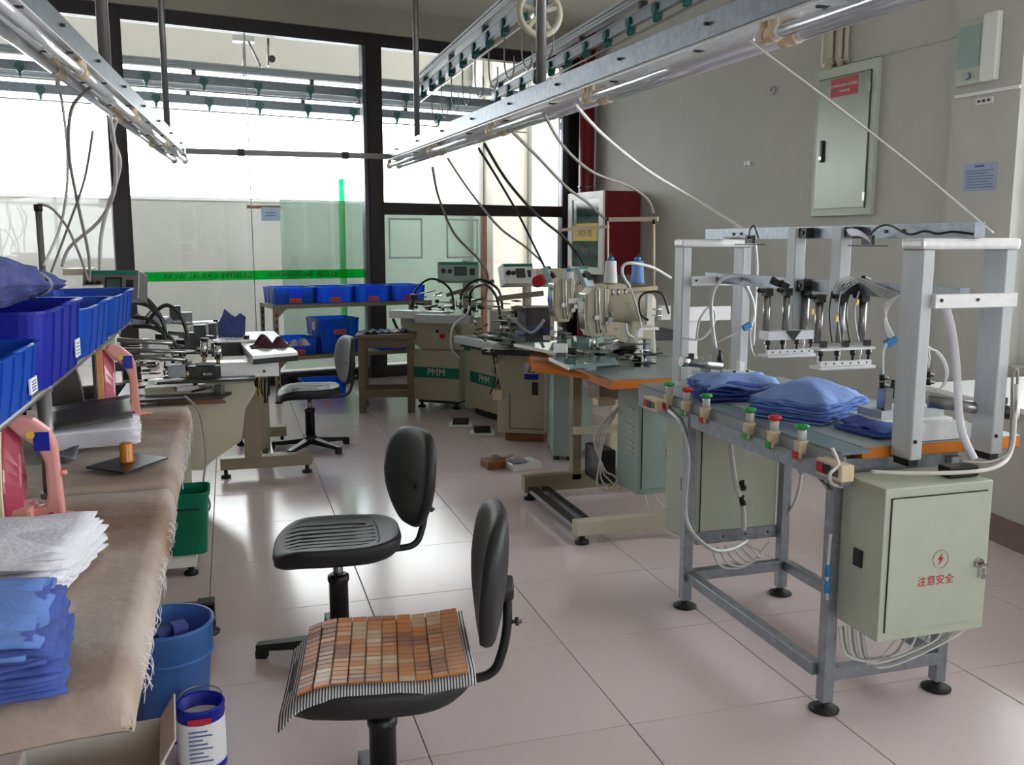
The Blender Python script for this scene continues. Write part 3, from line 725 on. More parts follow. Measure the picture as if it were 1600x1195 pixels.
# ================================================================== CHAIRS
def superell(a, b, n, e=3.2):
    out = []
    for k in range(n):
        t = 2*math.pi*k/n; c, s = math.cos(t), math.sin(t)
        out.append((a*math.copysign(abs(c)**(2/e), c), b*math.copysign(abs(s)**(2/e), s)))
    return out
def seat_drop(x): t = max(0, min(1, (-0.10-x)/0.12)); return -0.035*t*t
def make_chair(label, loc, rz, back_yaw, seat_h, back_h=0.0):
    r = thing('work_chair', label, 'chair', loc, rz, 'black swivel work chairs')
    # seat shell: front towards -x
    prof = [(-0.062, 0.80), (-0.060, 0.90), (-0.044, 0.98), (-0.016, 1.0), (-0.005, 0.985), (0.0, 0.95), (-0.003, 0.86), (-0.006, 0.6), (-0.006, 0.2)]
    rings = []
    for dz, sc in prof:
        rings.append([Vector((x, y*(1-0.06*(x > 0)*x/0.2), seat_h+dz+seat_drop(x)+0.012*(abs(y)/0.2)**2+ (0.012*max(0, x-0.1)/0.1))) for x, y in superell(0.212*sc, 0.205*sc, 44)])
    seat = MB().loft(rings).build('seat', 'seat_black', r)
    g = MB()
    for k in range(7):
        y = -0.12+k*0.04; x1 = 0.10 if k in (0, 6) else 0.125
        pts = [Vector((x, y + (0.012 if k == 0 else -0.012 if k == 6 else 0)*max(0, (x-0.06)/0.05), seat_h-0.0058+seat_drop(x)+0.012*(abs(y)/0.2)**2+(0.012*max(0, x-0.1)/0.1))) for x in [-0.19+j*(x1+0.19)/16 for j in range(17)]]
        g.tube(pts, 0.0022, 6)
    g.tube([Vector((0.125+0.012*math.cos(t), 0.128*math.sin(t), seat_h-0.001+0.006*abs(math.sin(t)))) for t in [-1.3+2.6*j/12 for j in range(13)]], 0.0025, 6)
    g.build('seat_grooves', 'black_rubber', seat)
    # backrest
    bm = frame_obj('backrest_pivot', (0,0,0), 0) if False else None
    cy, sy = math.cos(back_yaw), math.sin(back_yaw)
    zc = seat_h + 0.185 + back_h
    def bp(x, y, z):
        lean = 0.10*(z-zc)
        x2 = x - 0.9*y*y + lean
        return Vector((0.262 + x2*cy - y*sy, x2*sy + y*cy, z))
    outline = []
    for k in range(40):
        t = 2*math.pi*k/40; c, s = math.cos(t), math.sin(t)
        y = 0.172*math.copysign(abs(c)**0.62, c); z = 0.166*math.copysign(abs(s)**0.7, s)
        if z < 0: y *= 1 - 0.45*(-z/0.175)**1.5
        outline.append((y, z))
    rings = [[bp(x, y*sc, zc+z*sc) for y, z in outline] for x, sc in ((-0.0165, 0.04), (-0.0165, 0.3), (-0.017, 0.62), (-0.018, 0.86), (-0.014, 0.96), (0.0, 1.0), (0.014, 0.985), (0.022, 0.90), (0.030, 0.6), (0.034, 0.3), (0.034, 0.05))]
    back = MB().loft(rings).build('backrest', 'seat_black', r)
    MB().add([bp(-0.0195, -0.045, zc-0.03), bp(-0.0195, 0.045, zc-0.03), bp(-0.0185, 0.05, zc-0.006), bp(-0.0185, -0.05, zc-0.006), bp(-0.012, -0.045, zc-0.03), bp(-0.012, 0.045, zc-0.03), bp(-0.012, 0.05, zc-0.006), bp(-0.012, -0.05, zc-0.006)], [(0,1,2,3), (7,6,5,4), (0,4,5,1), (1,5,6,2), (2,6,7,3), (3,7,4,0)]).build('grip_slot', 'black_rubber', back)
    MB().cyl(bp(0.025, 0, zc-0.035), bp(0.055, 0, zc-0.035), 0.034, 0.028, n=16).build('back_boss', 'seat_black', back, bevel=0.004)
    # bar, knob, pedestal
    q = bp(0.048, 0, zc-0.11)
    bar = MB().tube(smooth_path([(0.02, 0, seat_h-0.06), (0.20, 0, seat_h-0.062), (0.262, 0.0, seat_h-0.048), (0.285, q.y*0.5, seat_h-0.005), (q.x, q.y, zc-0.13), (q.x, q.y, zc-0.04)], 6), 0.0115, 10).build('support_bar', 'black_plastic', r)
    MB().cyl((q.x, q.y, zc-0.12), (q.x+0.035, q.y, zc-0.12), 0.005, n=10).cyl((q.x+0.02, q.y, zc-0.12), (q.x+0.028, q.y, zc-0.12), 0.011, n=8).build('knob', 'dark_steel', bar)
    MB().box(-0.08, 0.10, -0.05, 0.05, seat_h-0.062, seat_h-0.048).build('mount_plate', 'black_plastic', r)
    MB().cyl((0, 0, 0.25), (0, 0, seat_h-0.062), 0.0165, n=16).build('gas_column', 'steel', r)
    MB().lathe([(0.032, 0.05), (0.032, seat_h-0.165), (0.036, seat_h-0.160), (0.036, seat_h-0.142), (0.026, seat_h-0.135)], (0,0,0), 20).build('pedestal_tube', 'black_plastic', r)
    hub = MB().lathe([(0.045, 0.045), (0.045, 0.085), (0.034, 0.10)], (0,0,0), 18).build('base_hub', 'black_plastic', r)
    for k in range(5):
        a = 2*math.pi*k/5 + 0.35 - rz
        d = Vector((math.cos(a), math.sin(a), 0)); n = Vector((-d.y, d.x, 0))
        rg = []
        for t, w, z0, z1 in ((0.03, 0.024, 0.042, 0.082), (0.15, 0.020, 0.036, 0.066), (0.27, 0.017, 0.030, 0.052), (0.285, 0.016, 0.030, 0.050)):
            rg.append([d*t+n*w+Vector((0,0,z0)), d*t+n*w+Vector((0,0,z1)), d*t-n*w+Vector((0,0,z1)), d*t-n*w+Vector((0,0,z0))])
        arm = MB().loft(rg, smooth=False).build('base_arm', 'black_plastic', r)
        p = d*0.268; MB().cbox((p.x, p.y, 0.0155), (0.04, 0.036, 0.030), a).build('glide', 'black_rubber', arm, bevel=0.004, seg=1)
    return r
make_chair('black swivel chair with bare grooved seat, middle of the aisle', (0.31, 3.06, 0), math.radians(-5), math.radians(20), 0.435)
make_chair('farthest black swivel chair, standing beside the blue crate rack', (0.487, 6.40, 0), math.radians(-2), math.radians(14), 0.425)
ch = make_chair('nearest black swivel chair carrying the bamboo seat mat', (0.303, 2.07, 0), math.radians(-9), math.radians(-2), 0.435, 0.012)

# bamboo mat with striped fabric border lying on the nearest chair
def stripes(name):
    m = bpy.data.materials.new(name); m.use_nodes = True; nt = m.node_tree; b = nt.nodes['Principled BSDF']
    tc = nt.nodes.new('ShaderNodeTexCoord'); wv = nt.nodes.new('ShaderNodeTexWave'); wv.wave_type = 'BANDS'; wv.bands_direction = 'X'
    wv.inputs['Scale'].default_value = 48; wv.inputs['Distortion'].default_value = 0.3
    rp = nt.nodes.new('ShaderNodeValToRGB'); rp.color_ramp.interpolation = 'CONSTANT'
    rp.color_ramp.elements[0].color = (0.03, 0.035, 0.045, 1); rp.color_ramp.elements[1].color = (0.62, 0.63, 0.66, 1); rp.color_ramp.elements[1].position = 0.45
    nt.links.new(tc.outputs['Object'], wv.inputs['Vector']); nt.links.new(wv.outputs['Color'], rp.inputs[0]); nt.links.new(rp.outputs[0], b.inputs['Base Color'])
    b.inputs['Roughness'].default_value = 0.9; MATS[name] = m
stripes('striped_ticking')
matr = thing('bamboo_seat_mat', 'brown bamboo slat seat mat with black and white striped border', 'seat mat', (0.303, 2.07, 0.437), math.radians(-9))
def mz(x, y): return seat_drop(x*1.06)+0.019+0.010*(abs(y)/0.2)**2+(0.012*max(0, x-0.1)/0.1)
pad = MB().grid(lambda u, v: ((u-0.5)*0.425-0.006, (v-0.5)*0.385, mz((u-0.5)*0.46, (v-0.5)*0.41) - 0.030*max(0, abs(v-0.5)*2-0.86)/0.14*0.7 - 0.03*max(0, (0.08-u)/0.08)), 30, 26, thick=0.008).build('fabric_pad', 'striped_ticking', matr)
sl_me = {}
for k, mm in enumerate(('bamboo_a', 'bamboo_b', 'bamboo_c')):
    sl_me[k] = MB().box(-0.0172, 0.0172, -0.0112, 0.0115, -0.002, 0.0028).mesh('slat', mm, bevel=0.0012, seg=1)
rnd = random.Random(11)
for i in range(9):
    for j in range(15):
        x = -0.162+i*0.0365; y = -0.168+j*0.024
        n = math.sin(i*1.3+j*0.35)+math.sin(j*0.9-i*0.5)+rnd.uniform(-1.1, 1.1)
        k = 2 if n > 1.0 else 0 if n > -0.5 else 1
        o = bpy.data.objects.new('slat', sl_me[k]); COL.objects.link(o); o.parent = matr
        o.location = (x, y, mz(x, y)+0.0035)
        sl = (mz(x+0.02, y)-mz(x-0.02, y))/0.04; tl = (mz(x, y+0.02)-mz(x, y-0.02))/0.04
        o.rotation_euler = (math.atan(tl)+rnd.uniform(-0.05, 0.05), -math.atan(sl), rnd.uniform(-0.03, 0.03))
em = MB().box(-0.021, 0.021, -0.0115, 0.0115, -0.002, 0.0028).mesh('slat', 'bamboo_a', bevel=0.0012, seg=1)
for j in range(15):
    x = -0.162+9*0.0365+0.003; y = -0.168+j*0.024
    o = bpy.data.objects.new('slat', em); COL.objects.link(o); o.parent = matr; o.location = (x, y, mz(x, y)+0.0035); o.rotation_euler = (math.atan((mz(x,y+0.02)-mz(x,y-0.02))/0.04), -0.12, 0)
# ================================================================== LEFT: IRONING TABLES AND WHAT STANDS ON THEM
def ironing_cloth():
    m = mat('ironing_cloth', (178,165,156), 0.95, var=0.10, scale=6, bump=0.5, bscale=22)
    nt = m.node_tree; b = nt.nodes['Principled BSDF']; old = b.inputs['Base Color'].links[0].from_socket
    tc = nt.nodes.new('ShaderNodeTexCoord'); prev = old
    for (x, y), r, f in (((-0.30, 0.90), 0.42, 0.9), ((-0.62, 0.62), 0.4, 0.6), ((-0.28, 0.06), 0.2, 0.5)):
        vm = nt.nodes.new('ShaderNodeVectorMath'); vm.operation = 'SUBTRACT'; vm.inputs[1].default_value = (x, y, 0.0)
        sc = nt.nodes.new('ShaderNodeVectorMath'); sc.operation = 'MULTIPLY'; sc.inputs[1].default_value = (0.6/r, 1.5/r, 0.0)
        ln = nt.nodes.new('ShaderNodeVectorMath'); ln.operation = 'LENGTH'
        ns = nt.nodes.new('ShaderNodeTexNoise'); ns.inputs['Scale'].default_value = 7
        ad = nt.nodes.new('ShaderNodeMath'); ad.operation = 'ADD'
        mr = nt.nodes.new('ShaderNodeMapRange'); mr.inputs[1].default_value = 0.6; mr.inputs[2].default_value = 1.5; mr.inputs[3].default_value = f; mr.inputs[4].default_value = 0
        mx = nt.nodes.new('ShaderNodeMix'); mx.data_type = 'RGBA'; mx.inputs[7].default_value = (lin(124), lin(92), lin(62), 1)
        nt.links.new(tc.outputs['Object'], vm.inputs[0]); nt.links.new(vm.outputs[0], sc.inputs[0]); nt.links.new(sc.outputs[0], ln.inputs[0])
        nt.links.new(tc.outputs['Object'], ns.inputs['Vector']); nt.links.new(ln.outputs['Value'], ad.inputs[0]); nt.links.new(ns.outputs['Fac'], ad.inputs[1])
        nt.links.new(ad.outputs[0], mr.inputs[0]); nt.links.new(mr.outputs[0], mx.inputs[0]); nt.links.new(prev, mx.inputs[6]); prev = mx.outputs[2]
    nt.links.new(prev, b.inputs['Base Color'])
ironing_cloth()
from mathutils import noise as mnoise
def pad_top(x0, x1, y0, y1, z, roll, mb, seed=0.0, wr=0.006):
    nu, nv = 46, 60
    def fn(u, v):
        # extended parameter: edges roll down
        e = 0.06
        X = x0-e+(x1-x0+2*e)*u; Y = y0-e+(y1-y0+2*e)*v
        dx = max(0, X-x1, x0-X); dy = max(0, Y-y1, y0-Y); d = min(1, math.hypot(dx, dy)/e)
        cx = min(max(X, x0), x1); cy = min(max(Y, y0), y1)
        ox = (X-cx)*0.35*math.sin(d*1.57)/max(d, 1e-6) if d else 0; oy = (Y-cy)*0.35*math.sin(d*1.57)/max(d, 1e-6) if d else 0
        n = mnoise.noise(Vector((X*4, Y*5, seed)))*wr + mnoise.noise(Vector((X*11+3*Y, Y*16, seed+4)))*wr*0.45
        hem = 0.018*mnoise.noise(Vector((X*3, Y*9, 3+seed)))
        return (cx+ox+n*0.5*d, cy+oy, z - roll*(1-math.cos(d*1.57)) - (roll*0.25 + hem)*(d > 0.98) + n*(1-d*0.5))
    return mb.grid(fn, nu, nv, thick=0.004)
def iron_table(label, y0, y1, zt, seed):
    t = thing('ironing_table', label, 'table', (0, y0, 0), 0, 'padded ironing tables')
    x0, x1 = -1.25, -0.185
    wb = MB().box(x0, x1-0.01, y0+0.02, y1-0.02, zt-0.055, zt-0.02).build('tabletop', 'orange_wood', t, world=True)
    MB().box(x0, x1-0.004, y0+0.016, y0+0.02, zt-0.075, zt-0.02).build('edge_band', 'cabinet_green', wb, world=True)
    cl = pad_top(x0, x1, y0+0.01, y1-0.01, zt, 0.055, MB(), seed).build('padded_cover', 'ironing_cloth', t, world=True)
    fr = MB(); rnd = random.Random(int(seed*10)+3)
    for k in range(60):
        y = y0+0.15+rnd.random()*(y1-y0-0.2); z = zt-0.05+rnd.uniform(-0.015, 0.03); L = rnd.uniform(0.015, 0.05)
        fr.tube(smooth_path([(x1+0.016, y, z), (x1+0.022+rnd.uniform(0, 0.008), y+rnd.uniform(-0.01, 0.01), z-L*0.4), (x1+0.020+rnd.uniform(-0.006, 0.012), y+rnd.uniform(-0.015, 0.015), z-L)], 3), 0.0006, 4)
    f = fr.build('frayed_threads', 'white_cloth', cl, world=True); f['kind'] = 'stuff'
    for lx, ly in ((x1-0.34, y0+0.14), (x1-0.34, y1-0.12), (x0+0.08, y0+0.14), (x0+0.08, y1-0.12)):
        MB().box(lx-0.022, lx+0.022, ly-0.022, ly+0.022, 0.03, zt-0.056).build('leg', 'tan_metal', t, world=True)
        MB().lathe([(0.035, 0), (0.035, 0.012), (0.012, 0.02), (0.012, 0.031)], (lx, ly, 0), 14).build('foot', 'black_rubber', t, world=True)
    return t
iron_table('nearest ironing table under a frayed cream padded cover', 1.40, 2.60, 0.755, 1.0)
iron_table('farther ironing table under a stained padded cover with two irons', 2.63, 3.86, 0.765, 5.0)

def iron(label, loc, rz, tone, h=0.27):
    r = thing('steam_iron', label, 'iron', loc, rz, 'pink steam irons')
    def outline(w, hh, z0, n=9):
        L = []
        for k in range(n+1):
            t = k/n; y = w*(1-t**2.6)*(0.93+0.07*min(1, t*4)); L.append((y, z0+hh*t))
        return L + [(-y, z) for y, z in L[::-1][1:]]
    def slab(x0, x1, w0, w1, h0, h1, z0=0.004):
        a = [Vector((x0, y, z)) for y, z in outline(w0, h0, z0)]; b = [Vector((x1, y, z)) for y, z in outline(w1, h1, z0)]
        return MB().loft([a, b], smooth=False)
    slab(-0.012, 0.0, 0.058, 0.060, h*0.97, h*0.985).build('soleplate', 'iron_sole', r, bevel=0.002, seg=1)
    slab(0.0, 0.022, 0.060, 0.058, h*0.985, h*0.97).build('skirt', tone, r, bevel=0.002, seg=1)
    slab(0.022, 0.058, 0.054, 0.034, h*0.9, h*0.72, 0.012).build('water_tank', 'iron_rose', r, bevel=0.006)
    prof = [(0.055, 0.002), (0.128, 0.004), (0.136, 0.02), (0.130, h*0.70), (0.118, h*0.82), (0.085, h*0.93), (0.045, h*0.97), (0.03, h*0.9), (0.06, h*0.78), (0.092, h*0.68), (0.104, h*0.55), (0.104, 0.075), (0.098, 0.05), (0.055, 0.045)]
    hd = MB().prism(prof, -0.019, 0.019, 'y').build('handle', 'iron_pink', r, bevel=0.007)
    MB().cyl((0.132, 0, h*0.45), (0.146, 0, h*0.45), 0.006, n=10).build('steam_button', 'iron_pink', hd)
    MB().cyl((0.11, -0.0195, 0.028), (0.11, -0.021, 0.028), 0.008, n=12).build('rivet', 'iron_rose', hd)
    MB().box(0.085, 0.118, -0.0205, -0.0192, h*0.66, h*0.82).build('brand_label', 'deep_blue_bin', hd)
    MB().cyl((0.08, -0.0206, h*0.80), (0.08, -0.0213, h*0.80), 0.009, n=14).build('label_badge', 'yellow', hd)
    MB().cbox((0.05, 0, 0.03), (0.05, 0.09, 0.05)).build('heel', 'iron_pink', r, bevel=0.01)
    MB().tube(smooth_path([(0.12, 0, 0.02), (0.15, 0.0, 0.022), (0.175, 0, 0.021)], 4), [0.009]*5+[0.006]*4, 8).build('cord_sleeve', 'iron_pink', r)
    return r
iron('pink steam iron with colourful sticker standing upright on the nearest table', (-0.52, 2.28, 0.765), 0.0, 'iron_cream')
iron('pink steam iron with orange skirt standing on the farther table', (-0.46, 3.52, 0.777), 0.10, 'iron_orange', 0.285)
iron('steam iron showing its dark soleplate to the room, left on the farther table', (-0.575, 3.60, 0.777), math.radians(96), 'iron_pink', 0.285)

# stacks of interlining and cloth
stack('interlining_stack', 'stack of white interlining sheets fanned out beside the near iron', 'cloth stack', (-0.55, 1.97, 0.764), 0.50, 0.29, 0.085, 18, 'white_cloth', 'white_cloth', -0.12, 0.25, 0.016, 0.004, seed=21)
stack('cloth_stack', 'rumpled stack of royal blue cloth at the table corner', 'cloth stack', (-0.51, 1.50, 0.764), 0.46, 0.30, 0.115, 16, 'royal_cloth', 'blue_cloth', 0.1, 0.35, 0.015, 0.006, seed=23)
bd = thing('interlining_bundle', 'bundle of white interlining leaning under a grey board', 'bundle', (-0.43, 3.08, 0.775), 0.15)
mb = MB(); rnd = random.Random(4)
for k in range(16):
    o = k*0.006
    mb.grid(lambda u, v: (-0.14+u*(0.27+rnd.uniform(-0.012, 0.012))+0.01*v, -0.03+v*0.13-o*0.6+0.01*math.sin(u*5), 0.006+o*0.62+0.028*v*(1-0.2*u)+0.008*u), 10, 5, thick=0.003)
mb.build('interlining_sheets', 'white_cloth', bd)
MB().grid(lambda u, v: (-0.13+u*0.25, -0.08+v*0.2+0.03*u, 0.082+0.035*v+0.02*u), 6, 4, thick=0.006).build('cover_board', 'iron_sole', bd)
gp = MB().prism([(-0.41, 2.80), (-0.30, 2.70), (-0.195, 2.86), (-0.30, 2.95)], 0.7755, 0.780, 'z').build('grey_plate', 'dark_steel'); tag(gp, 'thin dark grey plate lying on the farther ironing table', 'plate')
cn = thing('thread_cone', 'small amber thread cone standing on the dark grey plate', 'thread cone', (-0.305, 2.83, 0.7805))
MB().lathe([(0.019, 0), (0.020, 0.003), (0.019, 0.006), (0.018, 0.052), (0.017, 0.055)], (0,0,0), 18).build('wound_thread', 'amber', cn)
MB().lathe([(0.010, 0.0552), (0.010, 0.058)], (0,0,0), 14).build('core', 'brown_card', cn)
bc = MB().grid(lambda u, v: (-0.56+u*0.10, 2.93+v*0.16, 0.785+0.012*math.sin(u*4+v*5)), 8, 8, thick=0.004).build('cloth_scrap', 'grey_cloth'); tag(bc, 'small blue grey cloth scrap beside the interlining bundle', 'cloth scrap')
kb = thing('black_knob_jig', 'small steel jig plate with black knob behind the near rack post', 'jig', (-0.72, 3.5, 0.775))
MB().box(-0.10, 0.12, -0.05, 0.05, 0, 0.02).build('plate', 'steel', kb)
MB().lathe([(0.012, 0.02), (0.012, 0.06), (0.028, 0.062), (0.030, 0.085), (0.02, 0.092)], (0.02,0,0), 14).build('knob', 'black_plastic', kb)

# bin rack above the tables
rk = thing('bin_rack', 'grey pipe rack standing on the ironing tables carrying blue bins', 'rack', (-0.45, 2.5, 0.775))
for x, y in ((-0.45, 2.5), (-0.52, 4.05), (-0.85, 2.5), (-0.85, 3.7)):
    zb = 0.775 if y < 3.9 else 0.0
    MB().cyl((x, y, zb), (x, y, 1.045), 0.017, n=14).cyl((x, y, zb), (x, y, zb+0.014), 0.024, n=14).build('post', 'pipe_grey', rk, world=True)
for x in (-0.45, -0.85): MB().cyl((x, 1.7, 1.05), (x, 4.5, 1.05), 0.014, n=12).build('rail', 'pipe_grey', rk, world=True)
for y in (1.72, 2.5, 3.3, 4.05, 4.45): MB().cyl((-0.87, y, 1.052), (-0.43, y, 1.052), 0.012, n=10).build('cross_rail', 'pipe_grey', rk, world=True)
def bin_(label, x0, x1, y0, y1, z0, z1, m, sticker=True, group='blue plastic bins on the rack'):
    r = thing('plastic_bin', label, 'bin', ((x0+x1)/2, (y0+y1)/2, z0), 0, group)
    t = 0.004; w, d, h = (x1-x0)/2, (y1-y0)/2, z1-z0; fl = 0.05*h
    def ring(sx, sy, z): return [Vector((sx*a, sy*b_, z)) for a, b_ in superell(1, 1, 36, 9)]
    MB().loft([ring(w*0.9, d*0.93, 0), ring(w*0.96, d*0.97, h*0.5), ring(w, d, h*0.97), ring(w+0.008, d+0.008, h*0.97), ring(w+0.008, d+0.008, h), ring(w-t, d-t, h), ring(w*0.96-t, d*0.97-t, h*0.5), ring(w*0.9-t, d*0.93-t, t), ring(0.01, 0.01, t)], smooth=False).build('shell', m, r)
    for y in [-d*0.62+k*d*0.41 for k in range(4)]:
        MB().prism([(w*0.88, 0.003), (w*0.9+0.004, 0.003), (w*0.96+0.004, h*0.5), (w+0.004, h*0.95), (w*0.97, h*0.95)], y-0.006, y+0.006, 'y').build('rib', m, r)
    MB().tube([(w*0.99, -d*0.3, h), (w+0.012, -d*0.28, h+0.004), (w+0.016, 0, h+0.006), (w+0.012, d*0.28, h+0.004), (w*0.99, d*0.3, h)], 0.005, 6).build('grip', m, r)
    if sticker:
        s = MB().box(w*0.955, w*0.955+0.004, d*0.45, d*0.45+0.07, h*0.16, h*0.42).build('sticker', 'white_paper', r)
        g = MB()
        for k in range(4): g.box(w*0.955+0.004, w*0.955+0.0046, d*0.45+0.012, d*0.45+0.055, h*(0.2+0.05*k), h*(0.2+0.05*k)+0.003)
        g.build('print', 'ink_blue', s)
    return r
bin_('nearest bright blue bin on the pipe rack with square sticker', -0.74, -0.405, 1.80, 2.27, 1.068, 1.195, 'blue_bin')
bin_('tall violet blue bin under the navy cloth bundle', -0.74, -0.40, 2.30, 2.90, 1.068, 1.252, 'deep_blue_bin')
bin_('third blue bin along the rack with white lit lip', -0.74, -0.40, 2.93, 3.62, 1.068, 1.215, 'blue_bin', False)
bin_('farthest blue bin on the rack in front of the control panels', -0.74, -0.40, 3.65, 4.40, 1.068, 1.21, 'blue_bin', False)
# navy bundle tied with a white band
nb2 = thing('cloth_bundle', 'bulky navy cloth bundle tied with a white band on top of the bins', 'cloth bundle', (-0.565, 2.32, 1.256))
rnd = random.Random(9); rings = []
N = 30; ph = [rnd.uniform(-1, 1) for _ in range(64)]
def bun(t): return 0.084*(1-0.66*t**1.3)*(0.86 if abs(t-0.66) < 0.035 else 1)
def bunw(t): return 0.165*(1-0.22*t**3)
for i in range(N+1):
    t = i/N; y = -0.55+t*1.22; rr = bun(t)
    rings.append([Vector((-0.02+math.cos(a)*bunw(t)*(1+0.03*ph[k]+0.03*math.sin(i*0.8+k)), y+0.02*ph[k], max(0.0, rr*1.02+math.sin(a)*rr*(1+0.16*ph[k]+0.05*math.sin(i*0.5+k*0.7))))) for k, a in enumerate([2*math.pi*k/64 for k in range(64)])])
MB().loft(rings).build('folded_cloth', 'navy_cloth', nb2)
rr = bun(0.66)*1.16; rg = []
for dy in (-0.02, 0.02):
    rg.append([Vector((-0.02+math.cos(a)*bunw(0.66)*1.03, -0.55+0.66*1.22+dy, rr*0.9+math.sin(a)*rr*1.04)) for a in [2*math.pi*k/32 for k in range(32)]])
MB().loft(rg, cap=False).build('band', 'grey_cloth', nb2)
# vertical stand pipe with cable behind the bins
sp = thing('cable_stand_pipe', 'dark vertical stand pipe with black cap and looping cable', 'pipe', (-0.80, 4.62, 0))
tpz = aty(61, 330, 4.62).z; spx = aty(63, 372, 4.62).x
MB().cyl((spx,4.62,0.004), (spx,4.62,tpz), 0.014, n=12).build('pipe', 'pipe_grey', sp, world=True)
MB().cyl((spx,4.62,0), (spx,4.62,0.02), 0.08, n=16).build('base_plate', 'dark_steel', sp, world=True)
MB().cyl((spx,4.62,tpz), (spx,4.62,tpz+0.03), 0.018, n=12).build('cap', 'black_plastic', sp, world=True)
MB().tube(smooth_path([Vector((spx,4.62,tpz+0.03)), aty(80,325,4.65), aty(105,355,4.7), aty(125,400,4.72), aty(138,438,4.72)], 6), 0.006, 8).build('cable', 'cable_grey', sp, world=True)

# under the tables
bk = thing('blue_bucket', 'translucent blue plastic bucket beneath the nearest ironing table', 'bucket', (-0.215, 2.72, 0))
MB().lathe([(0.095, 0), (0.1, 0.01), (0.118, 0.235), (0.124, 0.24), (0.126, 0.32), (0.132, 0.326), (0.130, 0.334), (0.122, 0.332), (0.114, 0.24), (0.092, 0.012), (0.01, 0.01)], (0,0,0), 30).build('shell', 'bucket_blue', bk)
MB().lathe([(0.1235, 0.236), (0.1265, 0.238), (0.1265, 0.244), (0.1245, 0.246)], (0,0,0), 30).build('rim_ring', 'bucket_blue', bk)
m = MB()
for k in range(6): m.cbox((0.05*math.cos(k*1.1), 0.05*math.sin(k*1.1), 0.27+0.01*k), (0.05, 0.04, 0.03), k)
m.build('scraps', 'royal_cloth', bk)
pc = thing('paint_can', 'open metal paint can with printed label and wire handle', 'can', (-0.125, 2.50, 0))
MB().lathe([(0.062, 0), (0.064, 0.004), (0.062, 0.01), (0.062, 0.17), (0.065, 0.176), (0.062, 0.182), (0.056, 0.178), (0.056, 0.05), (0.01, 0.045)], (0,0,0), 26).build('can_body', 'deep_blue_bin', pc)
MB().lathe([(0.0625, 0.02), (0.0632, 0.022), (0.0632, 0.14), (0.0625, 0.142)], (0,0,0), 26).build('label_wrap', 'white_paper', pc)
m = MB()
for k in range(8):
    a = -1.57+0.0; m.box(-0.03, 0.03-0.012*(k % 3), -0.0642, -0.0634, 0.04+k*0.012, 0.044+k*0.012)
m.build('label_print', 'ink_blue', pc)
MB().box(-0.03, 0.03, -0.0648, -0.0638, 0.146, 0.162).build('label_title', 'sign_red', pc)
MB().tube(smooth_path([(-0.064,0,0.15), (-0.05,0.04,0.19), (0,0.055,0.2), (0.05,0.04,0.19), (0.064,0,0.15)], 6), 0.002, 6).build('handle', 'steel', pc)
cb_ = thing('cardboard_box', 'open white printed cardboard box on the floor by the paint can', 'box', (-0.365, 2.27, 0), 0.06)
for x0, x1, y0, y1 in ((-0.16, 0.16, -0.12, -0.114), (-0.16, 0.16, 0.114, 0.12), (-0.16, -0.154, -0.114, 0.114), (0.154, 0.16, -0.114, 0.114)):
    MB().box(x0, x1, y0, y1, 0, 0.20).build('side', 'cardboard', cb_)
MB().box(-0.154, 0.154, -0.114, 0.114, 0, 0.006).build('bottom', 'cardboard', cb_)
MB().add([(0.154,-0.118,0.20), (0.154,0.118,0.20), (0.19,0.118,0.262), (0.19,-0.118,0.262), (0.158,-0.118,0.197), (0.158,0.118,0.197), (0.194,0.118,0.259), (0.194,-0.118,0.259)], [(0,1,2,3), (7,6,5,4), (0,4,5,1), (1,5,6,2), (2,6,7,3), (3,7,4,0)]).build('flap', 'cardboard', cb_)
m = MB()
for k in range(5): m.box(-0.08+k*0.03, -0.058+k*0.03, -0.1215, -0.1202, 0.13, 0.142)
m.box(-0.15, -0.11, -0.1215, -0.1202, 0.10, 0.16)
m.build('print', 'sign_red', cb_)
gb = thing('green_bin', 'translucent green waste bin under the farther table end', 'bin', (-0.215, 4.14, 0.0865))
def rr_(w, d, z): return [Vector((w*a, d*b_, z)) for a, b_ in superell(1, 1, 32, 6)]
MB().loft([rr_(0.075, 0.085, 0), rr_(0.09, 0.1, 0.255), rr_(0.096, 0.106, 0.255), rr_(0.096, 0.106, 0.27), rr_(0.088, 0.098, 0.27), rr_(0.072, 0.082, 0.01), rr_(0.01, 0.01, 0.01)], smooth=False).build('shell', 'bin_green', gb)
MB().box(-0.05, 0.05, -0.1, -0.092, 0.2, 0.205).build('rim_line', 'black_plastic', gb)
lt = thing('table_stand', 'olive steel stand with round black foot under the ironing tables', 'stand', (-0.13, 3.40, 0))
MB().box(-0.62, -0.1, 3.37, 3.43, 0.06, 0.115).build('foot_beam', 'tan_metal', lt, world=True)
MB().box(-0.16, -0.1, 3.37, 3.43, 0.03, 0.125).build('end_block', 'dark_steel', lt, world=True, bevel=0.004)
MB().lathe([(0.042, 0), (0.044, 0.008), (0.02, 0.02), (0.012, 0.03)], (-0.13, 3.40, 0), 18).build('foot', 'black_rubber', lt, world=True)
